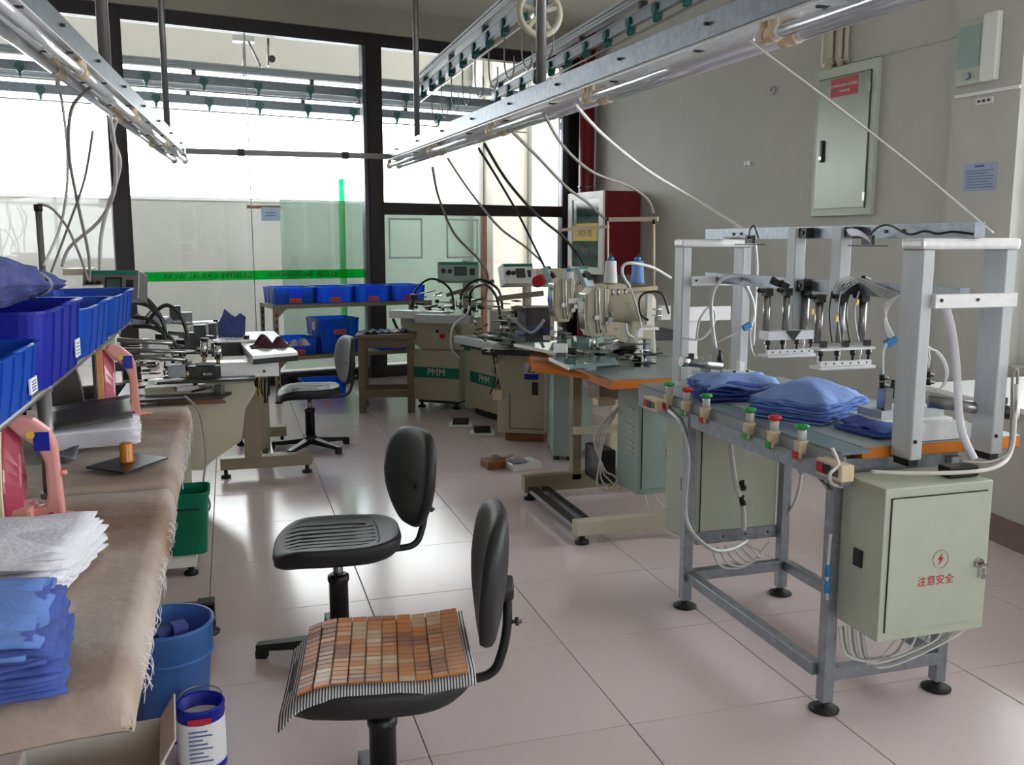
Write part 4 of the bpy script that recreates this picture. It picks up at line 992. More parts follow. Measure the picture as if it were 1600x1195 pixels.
# ================================================================== MACHINES
def bx(root, name, m, x0, x1, y0, y1, z0, z1, bevel=0.0, parent=None): return MB().box(x0, x1, y0, y1, z0, z1).build(name, m, parent or root, bevel=bevel, seg=1)
def span(x0, y0, x1, y1, Y, d):
    """world box filling a surveyed rectangle at distance Y, d deep"""
    ym = (y0+y1)/2; xm = (x0+x1)/2
    a = aty(x0, ym, Y).x; b = aty(x1, ym, Y).x; zt = aty(xm, y0, Y).z; zb = aty(xm, y1, Y).z
    return (a, b, Y, Y+d, zb, zt)
def sb(root, name, m, x0, y0, x1, y1, Y, d, bevel=0.002, world=True):
    return MB().box(*span(x0, y0, x1, y1, Y, d)).build(name, m, root, bevel=bevel, seg=1, world=world)
def rod(root, name, m, p0, p1, r, n=10): return MB().cyl(p0, p1, r, n=n).build(name, m, root, world=True)
def cable(root, name, m, pts, r, sp=7): return MB().tube(smooth_path(pts, sp), r, 8).build(name, m, root, world=True)
def panel_box(root, c, w, h, d, rz, tilt, m='cabinet_blue', name='control_panel'):
    """tilted operator panel with screen, knob and switches; centre c in world"""
    M = Matrix.Translation(c) @ Matrix.Rotation(rz, 4, 'Z') @ Matrix.Rotation(tilt, 4, 'X')
    if root is not None: M = parent_matrix(root).inverted() @ M
    p = MB().box(-w/2, w/2, 0, d, -h/2, h/2, M).build(name, m, root, bevel=0.003, seg=1)
    MB().box(-w*0.10, w*0.20, -0.003, 0, -h*0.22, h*0.24, M).build('bezel', 'black_plastic', p)
    MB().box(-w*0.07, w*0.17, -0.004, -0.003, -h*0.16, h*0.18, M).build('screen', 'screen', p)
    MB().cyl(M @ Vector((-w*0.2, 0, 0)), M @ Vector((-w*0.2, -0.02, 0)), h*0.10, n=12).build('knob', 'black_plastic', p)
    MB().cyl(M @ Vector((-w*0.36, 0, h*0.02)), M @ Vector((-w*0.36, -0.018, h*0.02)), h*0.12, n=12).build('knob', 'black_plastic', p)
    MB().box(w*0.28, w*0.40, -0.006, 0, -h*0.2, h*0.15, M).build('rocker', 'black_plastic', p)
    MB().box(-w*0.46, w*0.46, -0.002, 0, h*0.34, h*0.47, M).build('title_strip', 'pmm_green', p)
    return p
def clutter(root, x0, x1, y0, y1, z0, z1, n, seed, world=True):
    """linkages of an automatic sewing head: small plates, blocks, rods, screws"""
    rnd = random.Random(seed)
    ms = ['steel', 'dark_steel', 'dark_steel', 'bright_aluminium', 'black_plastic', 'steel', 'dark_steel']
    for k in range(n):
        x, y, z = rnd.uniform(x0, x1), rnd.uniform(y0, y1), z0+(z1-z0)*rnd.random()**1.6
        kind = rnd.random(); m = rnd.choice(ms)
        if kind < 0.35:
            MB().cbox((x, y, z), (rnd.uniform(0.02, 0.07), rnd.uniform(0.02, 0.06), rnd.uniform(0.01, 0.05)), rnd.uniform(-0.6, 0.6)).build('linkage_block', m, root, bevel=0.002, seg=1, world=world)
        elif kind < 0.6:
            a = rnd.uniform(-0.5, 0.5); L = rnd.uniform(0.06, 0.18)
            MB().cyl((x, y, z), (x+L*math.cos(a), y+L*math.sin(a), z+rnd.uniform(-0.02, 0.03)), rnd.uniform(0.004, 0.009), n=8).build('linkage_rod', 'steel' if m == 'black_plastic' else m, root, world=world)
        elif kind < 0.8:
            MB().cbox((x, y, z), (rnd.uniform(0.06, 0.14), rnd.uniform(0.03, 0.07), 0.006), rnd.uniform(-0.5, 0.5), rnd.uniform(-0.2, 0.2)).build('linkage_plate', m, root, world=world)
        else:
            MB().cyl((x, y, z), (x, y, z+rnd.uniform(0.015, 0.05)), rnd.uniform(0.006, 0.014), n=10).build('adjuster', rnd.choice(['black_plastic', 'chrome', 'steel']), root, world=world)

# ------------------------------------------------------------------ two pocket automats marked PMM
pm = thing('pocket_automat', 'cream automatic sewing machine with green PMM stripe facing the aisle', 'machine', (1.48, 7.82, 0), math.radians(-38), 'cream sewing automats')
bx(pm, 'lower_cabinet', 'cream_metal', 0, 0.43, 0, 0.62, 0.07, 0.50, 0.006)
bx(pm, 'plinth', 'dark_steel', 0.03, 0.40, 0.03, 0.58, 0.045, 0.07)
for x, y in ((0.05, 0.05), (0.38, 0.05), (0.05, 0.55), (0.38, 0.55)): MB().lathe([(0.035, 0), (0.035, 0.012), (0.014, 0.02), (0.014, 0.05)], (x, y, 0), 14).build('foot', 'black_rubber', pm)
st = bx(pm, 'stripe', 'pmm_green', 0.0, 0.43, -0.003, 0.0, 0.265, 0.355)
Mx = parent_matrix(pm)
text('lettering', 'PMM', 0.082, 'white_paper', st, Mx @ Vector((0.215, -0.0042, 0.312)), Mx.to_3x3() @ Vector((1,0,0)), (0,0,1), 0.0005)
MB().prism([(-0.14, 0.76), (0.43, 0.76), (0.43, 0.505), (0.06, 0.505), (-0.04, 0.56), (-0.14, 0.70)], 0.04, 0.5, 'y').build('upper_body', 'cream_metal', pm, bevel=0.006)
for x, z, m in ((0.21, 0.66, 'black_plastic'), (0.33, 0.67, 'black_plastic')): MB().cyl((x, 0.042, z), (x, 0.03, z), 0.012, n=12).build('indicator', m, pm)
eb = MB().cyl((0.26, 0.042, 0.62), (0.26, 0.015, 0.62), 0.02, n=14).build('emergency_button', 'red', pm)
MB().bar((0.30, 0.02, 0.76), (0.47, -0.0, 0.52), 0.02, 0.04).build('brace', 'cream_metal', pm)
bx(pm, 'work_arm', 'bright_aluminium', -0.22, 0.30, -0.02, 0.10, 0.765, 0.83, 0.004)
bx(pm, 'work_arm', 'aluminium', 0.10, 0.60, -0.16, -0.06, 0.745, 0.815, 0.004)
MB().tube(smooth_path([(-0.19,0.0,0.76), (-0.17,0.01,0.70), (-0.12,0.02,0.62), (-0.05,0.03,0.585)], 6), 0.012, 8).build('belt_hose', 'black_plastic', pm)
clutter(pm, -0.1, 0.55, -0.1, 0.35, 0.83, 0.98, 34, 3, world=False)
for k, ox in enumerate((-0.02, 0.42)):
    MB().tube(smooth_path([(ox,0.05,0.85), (ox+0.02,0.06,1.0), (ox+0.16,0.08,1.10), (ox+0.33,0.08,1.02), (ox+0.38,0.06,0.84)], 8), 0.010, 8).build('black_hose', 'cable_black', pm)
MB().bar((0.18, 0.3, 0.95), (0.62, 0.3, 1.08), 0.03, 0.03).build('support_arm', 'tan_metal', pm)
MB().bar((0.30, 0.45, 0.7), (0.30, 0.45, 1.25), 0.05, 0.05).build('panel_post', 'cream_metal', pm)
panel_box(pm, aty(716, 424, 7.75) , 0.35, 0.165, 0.10, math.radians(-12), math.radians(-12), 'cabinet_blue')
cable(pm, 'loose_hose', 'hose_clear', [aty(735,470,7.4), aty(730,490,7.3), aty(712,505,7.2), aty(705,520,7.2), aty(706,545,7.2), aty(718,560,7.2)], 0.010)

pm2 = thing('pocket_automat', 'second cream PMM sewing automat half hidden behind the padlocked cabinet', 'machine', (1.87, 7.38, 0), math.radians(-76), 'cream sewing automats')
MB().prism([(0, 0.06), (0.62, 0.06), (0.62, 0.45), (0.36, 0.56), (0, 0.56)], 0, 0.5, 'y').build('lower_cabinet', 'cream_metal', pm2, bevel=0.006)
MB().prism([(0.36, 0.565), (0.628, 0.455), (0.628, 0.06), (0.618, 0.06), (0.618, 0.445), (0.36, 0.55)], -0.012, 0.002, 'y').build('edge_seal', 'black_rubber', pm2)
bx(pm2, 'plinth', 'dark_steel', 0.03, 0.58, 0.03, 0.46, 0.002, 0.06)
bx(pm2, 'side_panel', 'cabinet_green', -0.14, -0.001, 0.02, 0.45, 0.03, 0.64, 0.004)
st = bx(pm2, 'stripe', 'pmm_green', 0.0, 0.42, -0.003, 0.0, 0.27, 0.36)
Mx = parent_matrix(pm2)
text('lettering', 'PMM', 0.085, 'white_paper', st, Mx @ Vector((0.24, -0.0042, 0.315)), Mx.to_3x3() @ Vector((1,0,0)), (0,0,1), 0.0005)
bx(pm2, 'corner_patch', 'pmm_green', -0.13, -0.03, 0.012, 0.019, 0.52, 0.62)
bx(pm2, 'bed_plate', 'dark_steel', -0.02, 0.75, -0.08, 0.5, 0.565, 0.60, 0.003)
bx(pm2, 'bed_arm', 'aluminium', 0.02, 0.70, -0.16, -0.085, 0.60, 0.66, 0.003)
bx(pm2, 'upper_body', 'cream_metal', 0.0, 0.5, 0.18, 0.5, 0.60, 0.86, 0.008)
clutter(pm2, -0.05, 0.72, -0.15, 0.3, 0.62, 0.95, 46, 8, world=False)
MB().tube(smooth_path([(0.0,0.0,0.8), (0.05,-0.02,1.0), (0.25,-0.02,1.08), (0.42,0.0,1.0), (0.5,0.0,0.82)], 8), 0.010, 8).build('black_hose', 'cable_black', pm2)
MB().bar((0.05, 0.25, 0.95), (0.7, 0.25, 1.02), 0.03, 0.04).build('support_arm', 'tan_metal', pm2)
MB().bar((0.20, 0.42, 0.8), (0.20, 0.42, 1.22), 0.05, 0.05).build('panel_post', 'cream_metal', pm2)
panel_box(pm2, aty(811, 427, 7.1), 0.265, 0.165, 0.10, math.radians(8), math.radians(-20), 'bright_aluminium')
cable(pm2, 'black_cable', 'cable_black', [aty(740,520,6.9), aty(765,540,6.8), aty(774,580,6.8), aty(772,600,6.8), aty(765,615,6.8)], 0.006)

# ------------------------------------------------------------------ cabinet machine with warning sign
c3 = thing('control_machine', 'grey cream machine cabinet with yellow warning triangle and blue strip', 'machine', (1.79, 6.30, 0), math.radians(-30), 'cream sewing automats')
MB().box(0, 0.34, 0, 0.5, 0.06, 0.62).build('cabinet', 'cream_metal', c3, bevel=0.006)
bx(c3, 'plinth', 'brown_wood', 0.06, 0.33, 0.01, 0.45, 0.003, 0.058)
bx(c3, 'door', 'cream_metal', 0.10, 0.335, -0.004, -0.001, 0.10, 0.34)
MB().box(0.093, 0.097, -0.003, 0, 0.10, 0.345).box(0.093, 0.335, -0.003, 0, 0.093, 0.097).build('door_gap', 'dark_steel', c3)
sg = bx(c3, 'warning_sign', 'white_paper', 0.20, 0.30, -0.003, 0, 0.45, 0.57)
MB().prism([(0.222, 0.50), (0.278, 0.50), (0.25, 0.555)], -0.005, -0.003, 'y').build('triangle_border', 'black_plastic', sg)
MB().prism([(0.232, 0.506), (0.268, 0.506), (0.25, 0.541)], -0.006, -0.005, 'y').build('triangle', 'yellow', sg)
MB().box(0.248, 0.252, -0.0068, -0.006, 0.516, 0.531).box(0.248, 0.252, -0.0068, -0.006, 0.509, 0.513).build('exclamation', 'black_plastic', sg)
MB().box(0.20, 0.30, -0.005, -0.003, 0.45, 0.49).build('blue_strip', 'deep_blue_bin', sg)
bx(c3, 'vent', 'dark_steel', 0.255, 0.30, -0.004, 0, 0.34, 0.43)
bx(c3, 'bed', 'dark_steel', -0.10, 0.42, -0.05, 0.5, 0.622, 0.66, 0.003)
clutter(c3, -0.10, 0.35, -0.1, 0.35, 0.66, 0.92, 34, 12, world=False)
# hanging padlock bundle
lk = MB().cbox((0.02, -0.05, 0.34), (0.075, 0.03, 0.075)).build('tag_block', 'cream_plastic', c3, bevel=0.004)
for k in range(3): MB().tube(smooth_path([(0.0+k*0.02,-0.05,0.375), (0.015+k*0.004,-0.05,0.44), (0.02,-0.05,0.46)], 4), 0.004, 6).build('tag_cord', 'cable_black', lk)
for k in range(3): MB().tube(smooth_path([(0.02,-0.05,0.46), (-0.01-0.01*k,-0.05,0.52), (0.03+0.03*k,-0.05,0.63)], 5), 0.004, 6).build('tag_cord', 'cable_grey', lk)

# ------------------------------------------------------------------ rear button sewing station
s2 = thing('sewing_station', 'rear sewing station with grey box under a dark wood top and tilted panel', 'machine', (1.99, 5.62, 0), 0, 'flat sewing stations')
MB().prism([(1.97, 5.60), (2.10, 5.52), (2.36, 5.9), (2.1, 6.1)], 0.03, 0.60, 'z').build('box', 'cabinet_blue', s2, bevel=0.004, world=True)
for x, y in ((2.0, 5.62), (2.08, 5.58), (2.28, 5.9), (2.12, 6.03)): MB().cyl((x, y, 0.0), (x, y, 0.03), 0.02).build('foot', 'black_rubber', s2, world=True)
MB().prism([(1.80, 5.62), (2.10, 5.05), (2.75, 5.05), (2.75, 6.0), (1.95, 6.0)], 0.64, 0.675, 'z').build('tabletop', 'orange_wood', s2, bevel=0.003, world=True)
for x, y in ((2.70, 5.1), (2.70, 5.95), (2.2, 5.95), (2.2, 5.15)): MB().box(x-0.02, x+0.02, y-0.02, y+0.02, 0, 0.64).build('leg', 'cream_metal', s2, world=True)
def sew_head(root, x, y, z, L, s=1.0):
    """cylinder-arm industrial head: needle end towards -x"""
    b = MB().box(x, x+0.085*s, y-0.06*s, y+0.06*s, z-0.07*s, z+0.16*s).build('needle_head', 'cream_metal', root, bevel=0.014, seg=3, world=True) if False else None
    hd = MB().prism([(x+0.01*s, z-0.10*s), (x+0.075*s, z-0.10*s), (x+0.11*s, z-0.02*s), (x+0.11*s, z+0.14*s), (x+0.02*s, z+0.15*s), (x-0.012*s, z+0.11*s), (x-0.012*s, z-0.04*s)], y-0.055*s, y+0.06*s, 'y').build('needle_head', 'cream_metal', root, bevel=0.010, world=True)
    MB().prism([(x-0.024*s, z+0.02*s), (x-0.012*s, z-0.07*s), (x-0.004*s, z-0.07*s), (x-0.004*s, z+0.12*s), (x-0.018*s, z+0.12*s)], y-0.04*s, y+0.045*s, 'y').build('face_plate', 'chrome', hd, bevel=0.004, world=True)
    for dz in (0.09, 0.03): MB().cyl((x-0.018*s, y-0.03*s, z+dz*s), (x-0.03*s, y-0.03*s, z+dz*s), 0.010*s, n=10).build('screw', 'steel', hd, world=True)
    am = MB()
    am.loft([[Vector((xx, y+yy*r, z+0.04*s+zz*r)) for yy, zz in superell(1, 0.95, 24, 2.8)] for xx, r in ((x+0.10*s, 0.055*s), (x+0.13*s, 0.072*s), (x+L-0.06, 0.082*s), (x+L, 0.086*s), (x+L+0.05, 0.075*s))])
    am.build('arm', 'cream_metal', root, world=True)
    MB().prism([(x+L-0.08*s, z+0.02), (x+L+0.05*s, z+0.02), (x+L+0.07*s, z-0.22*s), (x+L-0.10*s, z-0.22*s)], y-0.06*s, y+0.06*s, 'y').build('column', 'cream_metal', root, bevel=0.012, world=True)
    bx_ = MB().box(x-0.02, x+L+0.06, y-0.07, y+0.07, z-0.30*s, z-0.22*s).build('bed', 'cream_metal', root, bevel=0.008, world=True)
    for k, dx in enumerate((0.03, 0.05, 0.08)):
        MB().tube(smooth_path([(x+dx*s, y-0.062*s, z+0.15*s), (x+dx*s, y-0.066*s, z+0.05*s), (x+(dx+0.012)*s, y-0.064*s, z-0.08*s)], 4), 0.004*s, 6).build('guide_rail', 'chrome' if k == 1 else 'steel', hd, world=True)
    for dx, dz in ((0.105, -0.01), (0.12, 0.02), (0.03, 0.0), (0.09, -0.03)):
        MB().cyl((x+dx*s, y-0.055*s, z+dz*s), (x+dx*s, y-0.085*s, z+dz*s), 0.013*s, n=12).build('tension_knob', 'chrome', hd, world=True)
    MB().cyl((x+0.03*s, y, z-0.10*s), (x+0.03*s, y, z-0.2*s), 0.006*s, n=8).cbox((x+0.03*s, y, z-0.2*s), (0.03*s, 0.03*s, 0.02*s)).build('needle_bar', 'steel', hd, world=True)
    for dx in (0.14, 0.17, 0.21): MB().cyl((x+dx*s, y-0.02, z+0.10*s), (x+dx*s, y-0.02, z+0.14*s), 0.008*s, n=10).build('oil_cap', 'steel', hd, world=True)
    clutter(root, x-0.05, x+L*0.9, y-0.16, y+0.1, z-0.24*s, z-0.13*s, 26, int(x*100)+int(y*10))
    return hd
sew_head(s2, 1.95, 5.55, 1.02, 0.42, 1.1)
lb = sb(s2, 'pink_label', 'white_paper', 888, 466, 906, 474, 5.47, 0.003)
cable(s2, 'power_cable', 'cable_grey', [aty(850,500,5.5), aty(830,520,5.6), aty(795,495,5.8), aty(800,520,5.9)], 0.010)
MB().box(*span(822, 480, 860, 530, 6.1, 0.2)).build('motor_box', 'dark_steel', s2, world=True, bevel=0.004)
sb(s2, 'support_arm', 'tan_metal', 800, 478, 860, 486, 6.2, 0.03)
MB().add([tuple(aty(*q)) for q in ((745,522,6.0), (850,538,5.5), (880,532,5.9), (790,519,6.5))] + [tuple(aty(*q)-Vector((0,0,0.01))) for q in ((745,522,6.0), (850,538,5.5), (880,532,5.9), (790,519,6.5))], [(0,1,2,3), (7,6,5,4), (0,4,5,1), (1,5,6,2), (2,6,7,3), (3,7,4,0)]).build('side_shelf', 'acrylic_teal', s2, world=True)
panel_box(s2, aty(864, 432, 5.7), 0.12, 0.15, 0.04, math.radians(60), math.radians(-25), 'frosted', 'display_panel')
pnl = sb(s2, 'power_box', 'cream_metal', 838, 420, 905, 448, 6.2, 0.12)
MB().cyl(aty(846,437,6.2), aty(840,440,6.05), 0.04, n=14).build('emergency_button', 'red', pnl, world=True)

# ------------------------------------------------------------------ nearest sewing station
s1 = thing('sewing_station', 'nearest sewing station with orange edged top, louvred cabinet and thread stand', 'machine', (1.8, 4.2, 0), 0, 'flat sewing stations')
# H shaped steel stand
MB().box(1.50, 2.25, 3.93, 3.99, 0.045, 0.115).build('foot_beam', 'cream_metal', s1, bevel=0.004, world=True)
MB().box(1.50, 2.25, 4.73, 4.79, 0.045, 0.135).build('foot_beam', 'tan_metal', s1, bevel=0.004, world=True)
MB().box(1.52, 1.57, 3.99, 4.73, 0.05, 0.075).box(1.60, 1.64, 3.99, 4.73, 0.05, 0.075).build('slotted_rail', 'dark_steel', s1, world=True)
for k in range(8): MB().box(1.611, 1.629, 4.05+k*0.08, 4.10+k*0.08, 0.0752, 0.077).build('slot', 'black_plastic', s1, world=True)
for x, y in ((1.54, 3.96), (2.20, 3.96), (1.54, 4.76), (2.20, 4.76)): MB().lathe([(0.034, 0), (0.034, 0.015), (0.014, 0.022), (0.014, 0.046)], (x, y, 0), 14).build('foot', 'black_rubber', s1, world=True)
for y0, y1 in ((4.73, 4.79), (3.94, 3.985)):
    MB().box(1.78 if y0 > 4.5 else 2.1, 1.83 if y0 > 4.5 else 2.15, y0, y1, 0.10, 0.72).build('column', 'tan_metal', s1, world=True)
MB().box(1.78, 2.12, 4.70, 4.74, 0.36, 0.40).build('cross_tie', 'cream_metal', s1, world=True)
# top: grey laminate with orange edge
tp1 = MB().prism([(1.66, 3.92), (2.36, 3.92), (2.36, 4.85), (1.74, 4.85), (1.66, 4.5)], 0.735, 0.775, 'z').build('tabletop', 'orange_wood', s1, bevel=0.003, world=True)
MB().prism([(1.665, 3.925), (2.355, 3.925), (2.355, 4.845), (1.745, 4.845), (1.665, 4.5)], 0.776, 0.781, 'z').build('laminate', 'grey_top', tp1, world=True)
MB().prism([(1.48, 4.55), (1.66, 4.2), (1.72, 4.9), (1.62, 5.0)], 0.745, 0.765, 'z').build('front_leaf', 'orange_wood', s1, world=True)
# louvred cabinet
cb = MB().box(1.885, 2.16, 4.10, 4.36, 0.17, 0.70).build('control_cabinet', 'cabinet_blue', s1, bevel=0.004, world=True)
MB().box(1.905, 2.145, 4.094, 4.098, 0.20, 0.665).build('door', 'cabinet_blue', cb, world=True)
MB().box(1.9015, 1.9045, 4.0955, 4.0995, 0.20, 0.668).box(1.9015, 2.145, 4.0955, 4.0995, 0.666, 0.669).build('door_gap', 'dark_steel', cb, world=True)
for k in range(9): MB().box(1.880, 1.886, 4.16, 4.25, 0.36+k*0.028, 0.368+k*0.028).build('louvre', 'cream_metal', cb, world=True)
MB().box(1.91, 1.955, 4.091, 4.0938, 0.64, 0.663).build('sticker', 'paper_blue', cb, world=True)
MB().box(1.875, 2.165, 4.09, 4.37, 0.705, 0.72).build('top_lip', 'cabinet_blue', cb, world=True)
for a, b_ in (((2.03, 0.385), (2.13, 0.385)), ((2.13, 0.385), (2.08, 0.475)), ((2.08, 0.475), (2.03, 0.385))):
    MB().bar((a[0], 4.0925, a[1]), (b_[0], 4.0925, b_[1]), 0.002, 0.007, (0,1,0)).build('warning_triangle', 'red', cb, world=True)
text('warning_lettering', '当心触电', 0.028, 'red', cb, (2.08, 4.0922, 0.36), (1,0,0), (0,0,1), 0.0004)
MB().box(1.83, 1.92, 4.45, 4.68, 0.14, 0.32).build('motor', 'black_plastic', s1, world=True, bevel=0.01)
MB().box(1.84, 2.0, 4.5, 4.66, 0.58, 0.72).build('wiring_box', 'tan_metal', s1, world=True, bevel=0.004)
MB().box(1.80, 1.90, 4.42, 4.5, 0.565, 0.60).build('cream_box', 'cream_plastic', s1, world=True, bevel=0.004)
# aluminium supports and acrylic shelves
sb(s1, 'shelf_post', 'aluminium', 917, 572, 932, 606, 4.25, 0.04)
sb(s1, 'shelf_post', 'bright_aluminium', 967, 575, 977, 596, 4.3, 0.03)
sb(s1, 'frame_post', 'galvanised', 1008, 530, 1018, 590, 4.35, 0.04)
for q, nm in (((( 858,558,4.35), (888,569,4.0), (965,563,4.1), (955,556,4.5)), 'acrylic_shelf'), (((803,527,5.0), (892,559,4.4), (990,552,4.6), (960,522,5.3)), 'acrylic_shelf')):
    t = [aty(*a) for a in q]; zz = sum(v.z for v in t)/4
    t = [Vector((v.x, v.y, zz)) for v in t]
    mb = MB().add(t + [v-Vector((0,0,0.012)) for v in t], [(0,1,2,3), (7,6,5,4), (0,4,5,1), (1,5,6,2), (2,6,7,3), (3,7,4,0)])
    a = mb.build(nm, 'acrylic_teal', s1, world=True)
    MB().bar(t[0]-Vector((0,0.004,0.006)), t[1]-Vector((0,0.004,0.006)), 0.006, 0.016).build('polished_edge', 'white_plastic', a, world=True)
sew_head(s1, 1.735, 4.45, 1.03, 0.31, 1.0)
clutter(s1, 1.55, 2.0, 4.3, 4.5, 0.80, 0.90, 30, 77)
MB().cyl(aty(981,573,4.2), aty(981,573,4.22), 0.033, n=24).build('bobbin_disc', 'acrylic', s1, world=True)
sb(s1, 'air_valve', 'white_plastic', 1011, 460, 1020, 508, 4.3, 0.03)
for y in (483, 493): rod(s1, 'valve_rod', 'chrome', aty(1020,y,4.3), aty(1033,y,4.3), 0.004)
sb(s1, 'air_cylinder', 'white_plastic', 1033, 478, 1048, 500, 4.3, 0.04)
sb(s1, 'slide_bar', 'bright_aluminium', 998, 512, 1030, 516, 4.28, 0.03)
for y in (515, 532, 545): sb(s1, 'guide_block', 'bright_aluminium', 996, y, 1005, y+12, 4.3, 0.03)
sb(s1, 'dark_mount', 'dark_steel', 1005, 517, 1060, 532, 4.5, 0.2)
sb(s1, 'long_bracket', 'bright_aluminium', 1066, 479, 1142, 501, 4.6, 0.02)
sb(s1, 'cylinder_block', 'bright_aluminium', 1068, 502, 1090, 555, 4.62, 0.04)
sb(s1, 'cylinder_block', 'white_plastic', 1066, 556, 1090, 580, 4.62, 0.04)
cable(s1, 'black_hose', 'cable_black', [aty(1013,500,4.28), aty(1001,490,4.28), aty(1000,465,4.28), aty(1015,456,4.28), aty(1035,460,4.28), aty(1045,490,4.28)], 0.006)
cable(s1, 'clear_hose', 'hose_clear', [aty(984,562,4.3), aty(1000,545,4.3), aty(1003,570,4.3), aty(997,585,4.25), aty(985,592,4.25)], 0.007)
cable(s1, 'clear_hose', 'hose_clear', [aty(978,505,4.3), aty(980,520,4.3), aty(990,528,4.3)], 0.007)
cable(s1, 'air_line', 'hose_clear', [aty(984,448,4.35), aty(973,430,4.35), aty(974,415,4.35), aty(988,411,4.35), aty(1020,418,4.4), aty(1048,434,4.5)], 0.008)
cable(s1, 'air_line', 'hose_clear', [aty(984,448,4.35), aty(992,470,4.3), aty(1000,500,4.3), aty(1002,512,4.3)], 0.005)
panel_box(s1, aty(917, 431, 4.7), 0.095, 0.12, 0.03, math.radians(40), math.radians(-28), 'frosted', 'display_panel')
sb(s1, 'panel_stand', 'cream_metal', 915, 448, 921, 470, 4.72, 0.02)
# thread stand with cones
for x, y0, y1, Y in ((1022, 350, 450, 4.75), (950, 345, 455, 4.95)):
    rod(s1, 'thread_stand_pole', 'cream_plastic', aty(x, y1, Y), aty(x, y0, Y), 0.006)
    rod(s1, 'pole_cap', 'black_plastic', aty(x, y0, Y), aty(x, y0-7, Y), 0.009)
def flat_arm(q0, q1, w=0.02): return MB().bar(q0, q1, 0.012, w).build('thread_arm', 'cream_plastic', s1, world=True)
flat_arm(aty(950,343,4.95), aty(1028,342,4.75), 0.024); flat_arm(aty(878,359,5.3), aty(951,354,4.95), 0.018); flat_arm(aty(952,455,4.75), aty(1027,450,4.7), 0.022)
for x, Y in ((954, 4.7), (996, 4.7)):
    q = aty(x, 444, Y); MB().lathe([(0.042, 0), (0.044, 0.004), (0.01, 0.006)], q, 18).build('cone_tray', 'tan_metal', s1, world=True)
# white loose cables below
for k in range(4):
    cable(s1, 'loose_cable', 'cable_white', [(1.93+0.01*k,4.36,0.62), (1.86-0.02*k,4.45,0.42), (1.80+0.01*k,4.40,0.24), (1.78+0.03*k,4.36,0.16+0.015*k), (1.84+0.03*k,4.34,0.14), (1.9,4.36,0.2)], 0.005)
cable(s1, 'loose_cable', 'cable_white', [(1.93,4.12,0.17), (1.93,4.0,0.06), (2.0,3.9,0.012), (2.12,3.86,0.01), (2.22,3.9,0.02)], 0.005)
cable(s1, 'loose_cable', 'cable_white', [(1.98,4.12,0.165), (2.02,4.06,0.10), (2.08,4.05,0.08), (2.16,4.06,0.09)], 0.005)
cable(s1, 'grey_conduit', 'cable_grey', [aty(892,620,5.0), aty(893,670,4.95), aty(894,705,4.9), aty(899,730,4.85)], 0.012)
def cone(label, p, m, h=0.115):
    c = thing('thread_cone', label, 'thread cone', p, 0, 'sewing thread cones')
    MB().lathe([(0.036, 0.0), (0.037, 0.004), (0.030, h), (0.027, h+0.004)], (0,0,0), 20).build('wound_thread', m, c)
    MB().lathe([(0.018, h+0.004), (0.017, h+0.022), (0.012, h+0.026)], (0,0,0), 14).build('cap', 'cap_blue', c)
    MB().cyl((0,0,h+0.02), (0,0,h+0.045), 0.003, n=8).build('spindle_tip', 'dark_steel', c)
cone('white thread cone with blue cap on the left tray of the thread stand', aty(954, 442, 4.7), 'thread_white')
cone('light blue thread cone with blue cap on the right tray', aty(996, 442, 4.7), 'thread_blue')
cone('smaller white thread cone behind the rear sewing head', aty(889, 452, 5.7), 'thread_white', 0.11)

# cloth pieces on the stations
nv = thing('cloth_pile', 'crumpled navy cloth beside the rear sewing head', 'cloth', aty(838, 522, 5.75))
MB().grid(lambda u, v: ((u-0.5)*0.22, (v-0.5)*0.14, 0.005+0.05*abs(math.sin(u*9+v*3))*(1-abs(2*u-1)**3)), 22, 10, thick=0.006).build('cloth', 'navy_cloth', nv)

# ------------------------------------------------------------------ wooden side table, pedals, odds on floor
ws = thing('side_table', 'small bare wooden side table holding cloth offcuts', 'table', (1.24, 7.75, 0), math.radians(-12))
for x in (-0.20, 0.20):
    for y in (-0.12, 0.20): MB().box(x-0.028, x+0.028, y-0.028, y+0.028, 0, 0.62).build('leg', 'side_wood', ws, bevel=0.003, seg=1)
bx(ws, 'tabletop', 'side_wood', -0.25, 0.25, -0.17, 0.25, 0.62, 0.655, 0.004)
for y in (-0.12, 0.20): bx(ws, 'apron', 'side_wood', -0.172, 0.172, y-0.015, y+0.015, 0.545, 0.615); bx(ws, 'stretcher', 'side_wood', -0.172, 0.172, y-0.015, y+0.015, 0.13, 0.19)
for x in (-0.2, 0.2): bx(ws, 'stretcher', 'side_wood', x-0.015, x+0.015, -0.09, 0.17, 0.13, 0.19)
of = thing('cloth_offcuts', 'pale blue and white cloth offcuts heaped on the side table', 'cloth', (1.22, 7.74, 0.656))
for k, m in enumerate(('grey_cloth', 'pale_blue_cloth', 'white_cloth', 'grey_cloth')):
    MB().grid(lambda u, v: (-0.18+k*0.09+u*0.13, -0.08+v*0.14+0.02*k, 0.004+0.03*abs(math.sin(u*7+k)*math.cos(v*6+k))), 10, 8, thick=0.003).build('offcut', m, of)
def pedal(label, loc, rz):
    p = thing('foot_pedal', label, 'pedal', loc, rz, 'foot pedals')
    bx(p, 'base', 'white_plastic', -0.09, 0.09, -0.07, 0.07, 0.0, 0.025, 0.004)
    MB().add([(-0.06,-0.06,0.03), (0.06,-0.06,0.03), (0.06,0.06,0.055), (-0.06,0.06,0.055), (-0.06,-0.06,0.025), (0.06,-0.06,0.025), (0.06,0.06,0.025), (-0.06,0.06,0.025)], [(0,1,2,3), (7,6,5,4), (0,4,5,1), (1,5,6,2), (2,6,7,3), (3,7,4,0)]).build('treadle', 'black_rubber', p)
